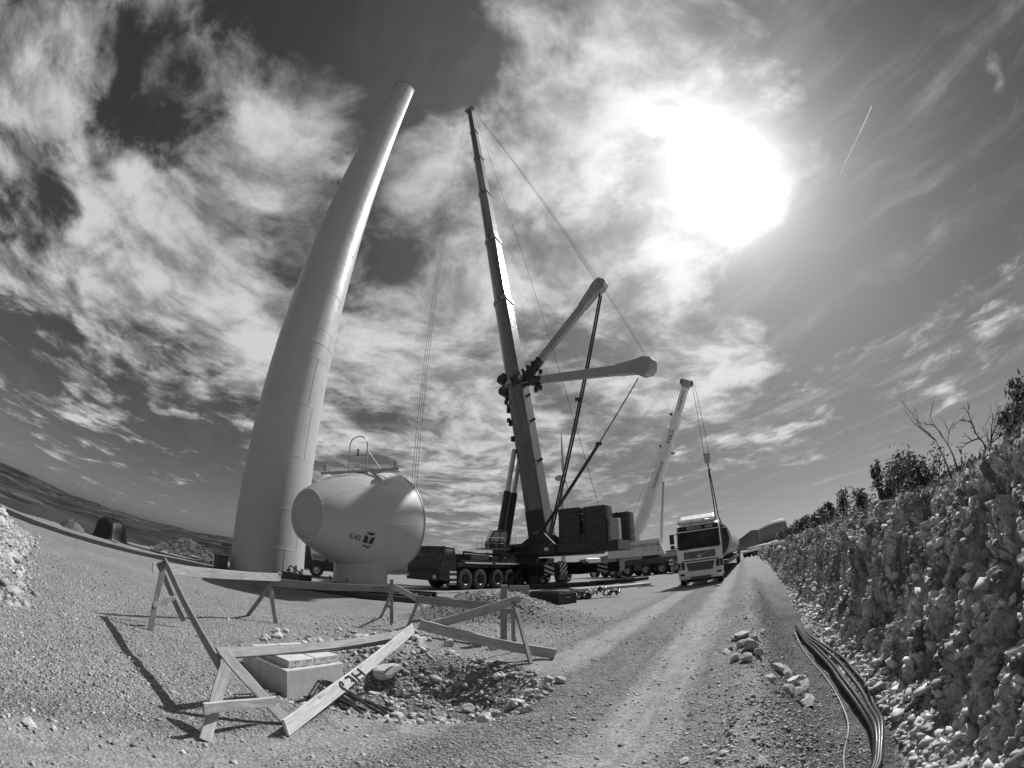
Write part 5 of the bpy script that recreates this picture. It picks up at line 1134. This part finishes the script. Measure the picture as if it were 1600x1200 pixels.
ms0 = msec(-.4, c1, .50, .66, 'boom_section'); ms1 = msec(c1-.3, c2, .43, .56, 'boom_section'); ms2 = msec(c2-.3, mlen-.2, .37, .47, 'boom_section')
msec(c1-.35, c1+.05, .58, .76, 'boom_collar'); msec(c2-.25, c2+.05, .50, .64, 'boom_collar'); mhd = msec(mlen-.5, mlen+.5, .45, .55, 'boom_head', 'grey_paint')
wbuild(MB().box(mf0+MU*(c1-.5)-mn*.8, (.5, .5, .25)), 'bracket', 'grey_paint', MW, bevel=.04)
for t_ in (c1-.1, c2-.1): wbuild(MB().beam(mf0+MU*t_+mn*.6, mf0+MU*t_+mn*1.0+MU*.1, .1, .3), 'guide_bracket', 'dark_steel', MW)
for s_, t_, sz, prt in (('ZAGREBTRANS', c1*.72, .50, ms0), ('MAG', c1+1.35, .80, ms1), ('ZAGREBTRANS', c2+1.9, .38, ms2)):
    lettering(s_, sz, mf0+MU*t_+ms_*(.515 if prt == ms0 else .445 if prt == ms1 else .385), MU, mn, 'lettering', 'print_dark', MW, prt)
ca_, cb_ = Vector((mf0.x, mf0.y, 0))+mh*3.3+Vector((0, 0, 2.7)), mf0+MU*(c1*.68)-mn*.8
lc = wbuild(MB().cyl(ca_, ca_+(cb_-ca_)*.5, .2, n=16), 'luffing_cylinder', 'crane_white', MW, smooth=40); wbuild(MB().cyl(ca_+(cb_-ca_)*.5, cb_, .14, n=14), 'piston_rod', 'galv', MW, lc, smooth=40)
wbuild(MB().tube([mf0+mn*.9, mf0+MU*mlen+mn*.75], .018, 4), 'hoist_rope', 'rope', MW); wbuild(MB().tube([mf0-mh*1.4+Vector((0, 0, .6)), mf0+MU*c1+mn*1.0], .018, 4), 'hoist_rope', 'rope', MW)
for o in (-.35, .35):
    c = mf0+MU*(mlen+.25)+mn*o*1.6; wbuild(MB().cyl(c-ms_*.25, c+ms_*.25, .34, n=18), 'sheave', 'mid_steel', MW, mhd, smooth=40)
hq = PD(1105, 718, 48.4); hkx, hky = hq.x, hq.y
for o in (-.28, .28): wbuild(MB().tube([mtip-mn*.9+MU*.2+mh*o*.6, Vector((hkx, hky, hq.z+.7))+mh*o], .028, 5), 'hoist_rope', 'rope', MW)
hb2 = thing('crane_hook_block', 'pale hook block hanging from the white crane boom above the lorry', 'hook', (hkx, hky, hq.z-1.0))
wbuild(MB().prism([(-.42, .75), (.42, .75), (.32, -.35), (.1, -.55), (-.1, -.55), (-.32, -.35)], -.22, .22, hq, mh, (0, 0, 1), ms_), 'block', 'grey_paint', hb2, bevel=.05); wbuild(MB().tube([hq-Vector((0, 0, .5)), hq-Vector((0, 0, 1.0)), hq+mh*.2-Vector((0, 0, 1.2)), hq-Vector((0, 0, 1.35))], .08, 7), 'hook', 'dark_steel', hb2)
sb = PD(1120, 806, 47.6); sa = hq-Vector((0, 0, 1.2)); b2 = TP(-27.5, .0, 4.2)
for o in (-.16, .16): solo(MB().beam(sa+mh*o*.3, Vector((sb.x, sb.y, sb.z))+mh*o, .12, .05).beam(Vector((sb.x, sb.y, sb.z))+mh*o, b2+ms_*o*6-Vector((0, 0, 1.3)), .12, .05), 'lifting_sling', 'rope', 'dark webbing sling running from the pale hook block down to the tower tube', 'sling', 'slings under the pale hook block')

# ------------------------------------------------------------------ far turbine
fz = -2.; FT = AZ(7.0, 345., fz)
t = thing('wind_turbine', 'distant finished wind turbine with three blades seen over the crane ballast', 'wind turbine', FT)
MB().lathe([(2.1, 0), (1.75, 40), (1.15, 78)], n=32).build('tower', 'tower_paint', t, smooth=40)
hx = Vector((.93, -.37, 0)).normalized(); hubp = Vector((0, 0, 79.6))+hx*2.4
MB().lathe([(.3, -5.6), (1.3, -5.1), (2.2, -3.6), (2.75, -1.4), (2.85, .2), (2.6, .9), (2.1, 2.2), (1.2, 3.2), (.05, 3.6)], Vector((0, 0, 79.6)), hx, n=32).build('nacelle', 'white_gel', t, smooth=50)
bs_ = hx.cross(Vector((0, 0, 1))).normalized(); bu_ = Vector((0, 0, 1))
for a in (R(3), R(123), R(243)):
    dr = bu_*math.cos(a)+bs_*math.sin(a); cr = hx*.55+dr.cross(hx)*.83; nn = dr.cross(cr)
    v = []; f = []; st_ = [(1.5, .9, .9), (4, 1.0, .8), (8, 2.1, .5), (14, 1.9, .35), (24, 1.3, .22), (34, .85, .12), (41, .25, .04)]
    for r_, c_, th in st_:
        for k in range(8): an = 2*math.pi*k/8; v.append(hubp+dr*r_+cr*(c_*math.cos(an)*.9-c_*.25)+nn*th*math.sin(an))
    for j in range(len(st_)-1): f += [(j*8+k, j*8+(k+1) % 8, j*8+8+(k+1) % 8, j*8+8+k) for k in range(8)]
    f += [tuple(range(8)), tuple(range(48, 56))]; MB().add(v, f).build('blade', 'white_gel', t, smooth=60)

# second nacelle beyond the bank and machines behind the first
n2 = PD(1206, 834, 88.); gb = 0.
t = thing('turbine_nacelle', 'second egg-shaped nacelle far along the road beyond the rocky bank', 'nacelle', (n2.x, n2.y, gb))
ax2 = Vector((.9, -.42, -.06)).normalized(); c0 = Vector((n2.x, n2.y, 3.75))-ax2*2.6
wbuild(MB().lathe([(.05, -.1)]+prof, c0, ax2, n=40), 'shell', gray('backlit_gel', .2, .7), t, smooth=50); wbuild(MB().lathe([(1.4, 0), (1.4, 1.8)], (n2.x, n2.y, .1), n=32), 'yaw_neck', 'white_gel', t, smooth=40)  # hull grey darkened from the white gel: backlit shade put into its colour
wbuild(MB().box((n2.x, n2.y, .3), (4.6, 3.4, .3)), 'frame', 'black_paint', t)
fl = PD(1182, 851, 80.); t = thing('flatbed_trailer', 'low trailer with a pale deck parked at the far end of the road', 'trailer', (fl.x, fl.y, 0), R(20))
MB().bb((-3.5, -1.2, .85), (3.5, 1.2, 1.1)).build('deck', 'white_paint', t, bevel=.03); MB().bb((-3.3, -.5, .55), (3.3, .5, .84)).build('chassis', 'dark_steel', t)
for x in (-2.4, -1.2, 2.2):
    for s_ in (-1, 1): wheel('lorry', t, (x, s_*1., .51), .51, .33, .28)
wk = PD(500, 878, 33.)
t = thing('dark_machine', 'dark machine with slanting braces standing behind the tower and nacelle', 'machine', (wk.x, wk.y, 0), R(25))
MB().bb((-2.6, -1.1, .5), (2.8, 1.1, 1.25)).build('body', 'dark_steel', t, bevel=.05); MB().prism([(-2.5, 1.25), (-2.4, 2.7), (-1.0, 2.8), (-.6, 1.25)], -1.1, 1.1).build('cabin', 'dark_steel', t, bevel=.06)
MB().prism([(-2.2, 1.7), (-2.15, 2.5), (-1.2, 2.55), (-1.0, 1.7)], -1.11, -1.105).build('cabin_window', GLASS, t)
MB().beam((-.9, -.8, 2.7), (2.4, -.8, 1.6), .25, .3).build('boom_arm', 'grey_paint', t); MB().beam((.4, -.95, 1.2), (1.9, -.95, 2.3), .2, .2).build('brace', 'dark_steel', t); MB().beam((2.2, -.95, 1.2), (.7, -.95, 2.1), .12, .12).build('brace', 'grey_paint', t)
MB().bb((1.8, -1.1, 1.25), (2.8, 1.1, 2.3)).build('counterweight', 'carrier_grey', t, bevel=.08)
for x in (-1.8, -.2, 1.6):
    for s_ in (-1, 1): wheel('lorry', t, (x, s_*1.1, .51), .51, .33, .28)
# generator and pump beside the tower base
p = G(344, 889); p = Vector((p.x*1.0, p.y*1.0, 0)); t = thing('tool_box', 'dark steel tool chest on short legs beside the foot of the tower', 'tool chest', (p.x, p.y, gz(p.x, p.y)), R(-38)); MB().bb((-.5, -.3, .1), (.5, .3, .72)).build('body', 'rust_box', t, bevel=.02); MB().bb((-.52, -.32, .722), (.52, .32, .78)).build('lid', 'dark_steel', t, bevel=.01)
for x in (-.42, .42):
    for y in (-.22, .22): MB().bb((x-.04, y-.04, 0), (x+.04, y+.04, .1)).build('leg', 'dark_steel', t)
p = G(463, 913); t = thing('hydraulic_unit', 'dark hydraulic unit with bright fittings at the tower foot', 'pump', (p.x, p.y, gz(p.x, p.y)), R(-25)); MB().bb((-.75, -.4, 0), (.75, .4, .55)).build('tank', 'rust_box', t, bevel=.02)
for k in range(5): MB().cyl((-.55+.27*k, -.1+.12*(k % 2), .55), (-.55+.27*k, -.1+.12*(k % 2), .72+.12*(k % 3)), .07, n=10).build('fitting', 'galv', t, smooth=40)
MB().tube([(-.6, -.2, .6), (-.3, -.25, .9), (.1, -.2, .8), (.5, -.2, .62)], .035, 7).build('hose', 'black_pipe', t, smooth=60)
# tarpaulin heap, planks and rubble at the edge of the pad
p = PD(171, 848, 30.5); tz = gz(p.x, p.y)-.05
t = thing('covered_load', 'black tarpaulin draped over a tall load at the pad edge above the valley', 'tarpaulin', (p.x, p.y, tz))
rows = []
for j, (h, s_) in enumerate(((0, 1.12), (.25, 1.0), (.6, .93), (.95, .86), (1.15, .7), (1.22, .35), (1.24, .02))):
    rows.append([(1.08*s_*(1.05+.07*math.sin(k*1.3+j*.4)+.04*math.sin(k*5.3+j*.6))*math.copysign(abs(math.cos(2*math.pi*k/28))**.6, math.cos(2*math.pi*k/28)), 1.08*s_*(.85+.05*math.sin(k*1.7+j*.5))*math.copysign(abs(math.sin(2*math.pi*k/28))**.6, math.sin(2*math.pi*k/28)), 1.12*h*(1+.05*math.sin(k*.9+j*.3))) for k in range(28)])
MB().add([q for r_ in rows for q in r_], [(j*28+k, j*28+(k+1) % 28, j*28+28+(k+1) % 28, j*28+28+k) for j in range(6) for k in range(28)]).build('tarpaulin', 'tarp', t, smooth=55)
MB().bb((1.0, -.9, 0), (2.1, -.4, .12)).build('pallet', W2, t)
p = PD(112, 836, 30.); t = thing('spoil_heap', 'low dark heap of soil at the pad edge beside the tarpaulin', 'soil heap', (p.x, p.y, gz(p.x, p.y)-.05))
hr = [[(s_*1.1*math.cos(2*math.pi*k/22)*(1+.15*math.sin(k*2.7)), s_*.8*math.sin(2*math.pi*k/22)*(1+.15*math.sin(k*1.9)), h+.05*math.sin(k*3.1+h*9)) for k in range(22)] for h, s_ in ((-.1, 1.1), (.2, .8), (.42, .5), (.58, .2), (.62, .02))]
MB().add([q for r_ in hr for q in r_], [(j*22+k, j*22+(k+1) % 22, j*22+22+(k+1) % 22, j*22+22+k) for j in range(4) for k in range(22)]).build('soil', SOILM, t, smooth=20)
WHITE_ROCK = rock_material('white_limestone', .8, 0.)
p = PD(291, 872, 30.0); RW = [m.copy() for m in ROCKS]
for me in RW: me.materials.clear(); me.materials.append(WHITE_ROCK)
t = thing('rubble_pile', 'pile of bright broken limestone at the pad edge near the tower', 'rubble', (p.x, p.y, gz(p.x, p.y)+.1))
ldv = Vector((math.cos(R(20)), math.sin(R(20)), 0)); pl_ = Vector((p.y, -p.x, 0)).normalized()
for k in range(120):
    q, r_ = random.uniform(-1, 1), random.uniform(-1, .6); c = pl_*q*2.3+Vector((p.x, p.y, 0)).normalized()*r_*1.3+Vector((0, 0, 1.05*(1-abs(q)**1.6)*(1-abs(r_)**1.5)+.05)); rock(c, random.uniform(.14, .34), t, k, RW)
for k, (x0, y0, x1, y1) in enumerate(((190, 843, 268, 862), (268, 864, 330, 880))):
    a, b = G(x0, y0), G(x1, y1); a.z = gz(a.x, a.y)+.08; b.z = gz(b.x, b.y)+.08; plank(a, b, .14, .14, 'timber_beam', W2, ('squared timber beam lying between the tarpaulin and the rubble pile', 'squared timber beam lying in front of the rubble pile')[k], 'timber')

# ------------------------------------------------------------------ plants on top of the bank
def leaf_material(name, v):
    m = bpy.data.materials.new(name); m.use_nodes = True; g = NT(m.node_tree); b = g.n['Principled BSDF']
    at = g.node('ShaderNodeAttribute', attribute_name='tone').outputs['Fac']; f = g.mr(at, 0., 1., v*.5, v*1.6, False)
    g.l.new(g.comb(f, f, f), b.inputs['Base Color']); b.inputs['Roughness'].default_value = .6; b.inputs['Specular IOR Level'].default_value = .3
    tr = g.node('ShaderNodeBsdfTranslucent'); g.l.new(g.comb(f, f, f), tr.inputs[0]); mx = g.node('ShaderNodeMixShader'); mx.inputs[0].default_value = .3
    g.l.new(b.outputs[0], mx.inputs[1]); g.l.new(tr.outputs[0], mx.inputs[2]); g.l.new(mx.outputs[0], g.n['Material Output'].inputs['Surface']); return m
LEAF, LEAFD, GRASS = leaf_material('leaf', .085), leaf_material('leaf_dark', .055), leaf_material('dry_grass', .34)
BARK = gray('bark', .09, .9, 0., .3, 12., .6, 60., spec=.1)
def leaves(name, C, S, mat, parent, up=.3):
    n = len(C); a = RNG.normal(size=(n, 3)); a[:, 2] += up; a /= np.linalg.norm(a, axis=1)[:, None]; b = np.cross(a, RNG.normal(size=(n, 3))); b /= np.linalg.norm(b, axis=1)[:, None]; c = np.cross(a, b)*.25
    V = np.stack([C-a*S[:, None], C+b*S[:, None]*.42+c*S[:, None], C+a*S[:, None], C-b*S[:, None]*.42+c*S[:, None]], 1)
    me = bpy.data.meshes.new(name); me.vertices.add(n*4); me.vertices.foreach_set('co', V.astype(np.float32).ravel()); me.loops.add(n*4); me.loops.foreach_set('vertex_index', np.arange(n*4, dtype=np.int32)); me.polygons.add(n); me.polygons.foreach_set('loop_start', np.arange(0, n*4, 4, dtype=np.int32)); me.update(calc_edges=True)
    at = me.attributes.new('tone', 'FLOAT', 'POINT'); at.data.foreach_set('value', np.repeat(RNG.uniform(0, 1, n), 4).astype(np.float32)); return link(name, me, mat, parent)
def bank_at(azd, v):                  # ground point on the plateau seen at this azimuth, v metres right of the road line
    D = v/math.sin(R(azd-ROAD_AZ)); x, y = D*math.sin(R(azd)), D*math.cos(R(azd)); u = x*RS+y*RC
    top = v-2.42
    ss_ = np.linspace(.9, 8, 400); q = bank_point(np.full(400, u), ss_); vv = q[0]*RC-q[1]*RS; k = int(np.argmax(vv >= v))
    return Vector((float(q[0][k]), float(q[1][k]), float(q[2][k])))
def shrub(azd, v, h, r, n, label, mat, lsize=.05, stems=5, column=1., name='shrub'):
    if 'hedge' not in label: h, r, lsize, n = h*1.18, r*1.25, lsize*1.35, int(n*.85)
    p = bank_at(azd, v); t = thing(name, label, 'shrub', p, 0, 'shrubs along the top of the bank'); C = []
    for k in range(stems):
        a = random.uniform(0, 6.28); ln = h*random.uniform(.65, 1.); lean = r*random.uniform(.2, .9)*(.6 if column > 1 else 1); pts = []
        for j in range(6):
            q = j/5; pts.append(Vector((math.cos(a)*lean*q**1.2+random.gauss(0, .02), math.sin(a)*lean*q**1.2+random.gauss(0, .02), ln*q-.05)))
        MB().tube(pts, [.022*h*(1-.8*j/5) for j in range(6)], 6).build('stem', BARK, t)
        for j in range(int(n/stems)):
            q = random.uniform(.25, 1.0); i0 = min(int(q*5), 4); b = pts[i0].lerp(pts[i0+1], q*5-i0); w = r*.34*(1.1-.6*q)/column
            C.append((b.x+random.gauss(0, w), b.y+random.gauss(0, w), b.z+random.gauss(0, w*.8)))
    C = np.array(C); C = C[C[:, 2] > .02]; leaves('foliage', C, RNG.uniform(.5, 1.2, len(C))*lsize, mat, t); return t
P_ = 'leafy shrub on the bank top '
shrub(40.6, 3.95, .85, .42, 500, 'far twin-topped shrub next to the second nacelle', LEAFD, .06, 5); shrub(42.6, 3.75, 1.05, .35, 600, 'slim upright shrub on the bank edge past the low bushes', LEAFD, .05, 4, 1.6); shrub(43.7, 3.85, 1.0, .3, 500, 'second slim upright shrub beside its taller neighbour on the bank', LEAFD, .05, 3, 1.6)
shrub(45.2, 3.75, .9, .36, 600, 'bushy pointed shrub between the slim shrubs and the leafy sapling', LEAFD, .045, 5)
shrub(48.0, 3.55, .74, .34, 650, 'loose shrub with big leaves at the foot of the tall sapling', LEAF, .045, 5); shrub(50.5, 3.45, 1.18, .20, 620, 'tall slender sapling rising above the other bushes', LEAF, .04, 3, 1.5); shrub(51.6, 3.45, .62, .3, 500, 'low shrub leaning against the tall slender sapling', LEAF, .04, 5)
shrub(54.0, 3.45, .72, .42, 800, 'dense rounded bush between the sapling and the bare branches', LEAF, .038, 7); shrub(56.6, 3.40, .62, .42, 800, 'wide low bush right beside the bare branches', LEAF, .036, 7); shrub(53., 3.95, .7, .4, 600, 'bush half hidden behind the dense rounded bush', LEAFD, .04, 6)
shrub(69.6, 3.30, .42, .2, 560, 'compact leafy bush beyond the dead branches', LEAF, .034, 5); shrub(72.6, 3.25, .42, .22, 500, 'leafy bush at the steep end of the bank', LEAF, .034, 5)
ORD = 'first second third fourth fifth sixth seventh eighth ninth tenth eleventh twelfth thirteenth fourteenth fifteenth sixteenth'.split()
for k in range(16):
    azd = 36.2+k*.42; shrub(azd, 3.7+.2*math.sin(k*2.), random.uniform(.45, 1.0), random.uniform(.4, .8), 260, ORD[k]+' small dark hedge bush on the bank top counted from the second nacelle', LEAFD, .11, 5)
def dead(azd, v, h, label, seed):
    rs = random.Random(seed); p = bank_at(azd, v); t = thing('dead_shrub', label, 'shrub', p, 0, 'shrubs along the top of the bank')
    def br(o, d, ln, r_, lev):
        pts = [o]; q = o
        for j in range(6):
            d = (d+Vector((rs.gauss(0, .13), rs.gauss(0, .13), rs.gauss(.03, .1)))).normalized(); q = q+d*ln/6; pts.append(q)
            if lev < 3 and j > 0 and rs.random() < .62: br(q, (d+Vector((rs.gauss(0, .6), rs.gauss(0, .6), rs.gauss(.1, .4)))).normalized(), ln*rs.uniform(.4, .7), r_*.6, lev+1)
        MB().tube(pts, [r_*(1-.75*j/6) for j in range(7)], 6 if lev < 2 else 4).build('branch', BARK, t)
    for k in range(3): br(Vector((rs.gauss(0, .05), rs.gauss(0, .05), -.05)), Vector((rs.gauss(0, .45), rs.gauss(0, .45), 1)).normalized(), h*rs.uniform(.8, 1.1), .016, 0)
    return t
dead(60.6, 3.25, .78, 'dead shrub with bare forked branches beside the wide low bush', 5); dead(65.3, 3.20, .62, 'broken dead shrub with dark bare stems before the compact bush', 11)
# low weeds and dry grass along the crest
n = 20000; u = -.2+np.exp(RNG.uniform(-.5, 3.6, n)); s = 1.04+np.abs(RNG.normal(0, .6, n)); x, y, z = bank_point(u, s); k = RNG.uniform(0, 1, n) < .35+.65*(fbm(u*.9, s*1.5, 3, 120) > -.05)
C = np.stack([x, y, z+RNG.uniform(0, 1, n)**2*(.1+.38*sst(fbm(u*1.6, s*1.2, 3, 130), 0., .4))], 1)[k]; o = leaves('ground_cover', C, RNG.uniform(.02, .05, len(C))*(1+.03*u[k]), LEAF, None, 1.2); o['kind'] = 'stuff'; tag(o, 'low weeds growing along the crest of the rocky bank', 'weeds')
n = 9000; u = -.2+np.exp(RNG.uniform(-.5, 3.2, n)); s = .9+np.abs(RNG.normal(0, .45, n)); x, y, z = bank_point(u, s); C = np.stack([x, y, z+.03], 1); o = leaves('dry_grass', C, RNG.uniform(.03, .075, n), GRASS, None, 2.); o['kind'] = 'stuff'; tag(o, 'dry pale grass and roots hanging over the bank crest', 'grass')

# ------------------------------------------------------------------ aircraft trail high in the sky
a, b = ray(1298, 300), ray(1362, 165); Hh = 9500.; a, b = a*(Hh/a.z), b*(Hh/b.z)
ct = bpy.data.materials.new('ice_trail'); ct.use_nodes = True; g = NT(ct.node_tree); g.n['Principled BSDF'].inputs['Base Color'].default_value = (.8, .8, .8, 1); g.n['Principled BSDF'].inputs['Roughness'].default_value = 1
g.n['Principled BSDF'].inputs['Subsurface Weight'].default_value = 0; tl = g.node('ShaderNodeBsdfTranslucent'); tl.inputs[0].default_value = (.9, .9, .9, 1); mx = g.node('ShaderNodeMixShader'); mx.inputs[0].default_value = .6
g.l.new(g.n['Principled BSDF'].outputs[0], mx.inputs[1]); g.l.new(tl.outputs[0], mx.inputs[2])
g2_ = g.node('ShaderNodeBsdfTransparent'); m2 = g.node('ShaderNodeMixShader'); nz_ = g.mr(g.noise(g.node('ShaderNodeTexCoord').outputs['Object'], .004, 4.), .35, .7, .1, .75); g.l.new(nz_, m2.inputs[0]); g.l.new(mx.outputs[0], m2.inputs[1]); g.l.new(g2_.outputs[0], m2.inputs[2]); g.l.new(m2.outputs[0], g.n['Material Output'].inputs['Surface'])
solo(MB().tube([a+(b-a)*q+Vector((10*math.sin(q*9), 8*math.cos(q*7), 0)) for q in np.linspace(0, 1, 24)], [4+22*min(1, q*1.6)*(1-.3*q) for q in np.linspace(0, 1, 24)], 8), 'contrail', ct, 'thin white aircraft trail high in the sky beside the sun', 'contrail', smooth=60)
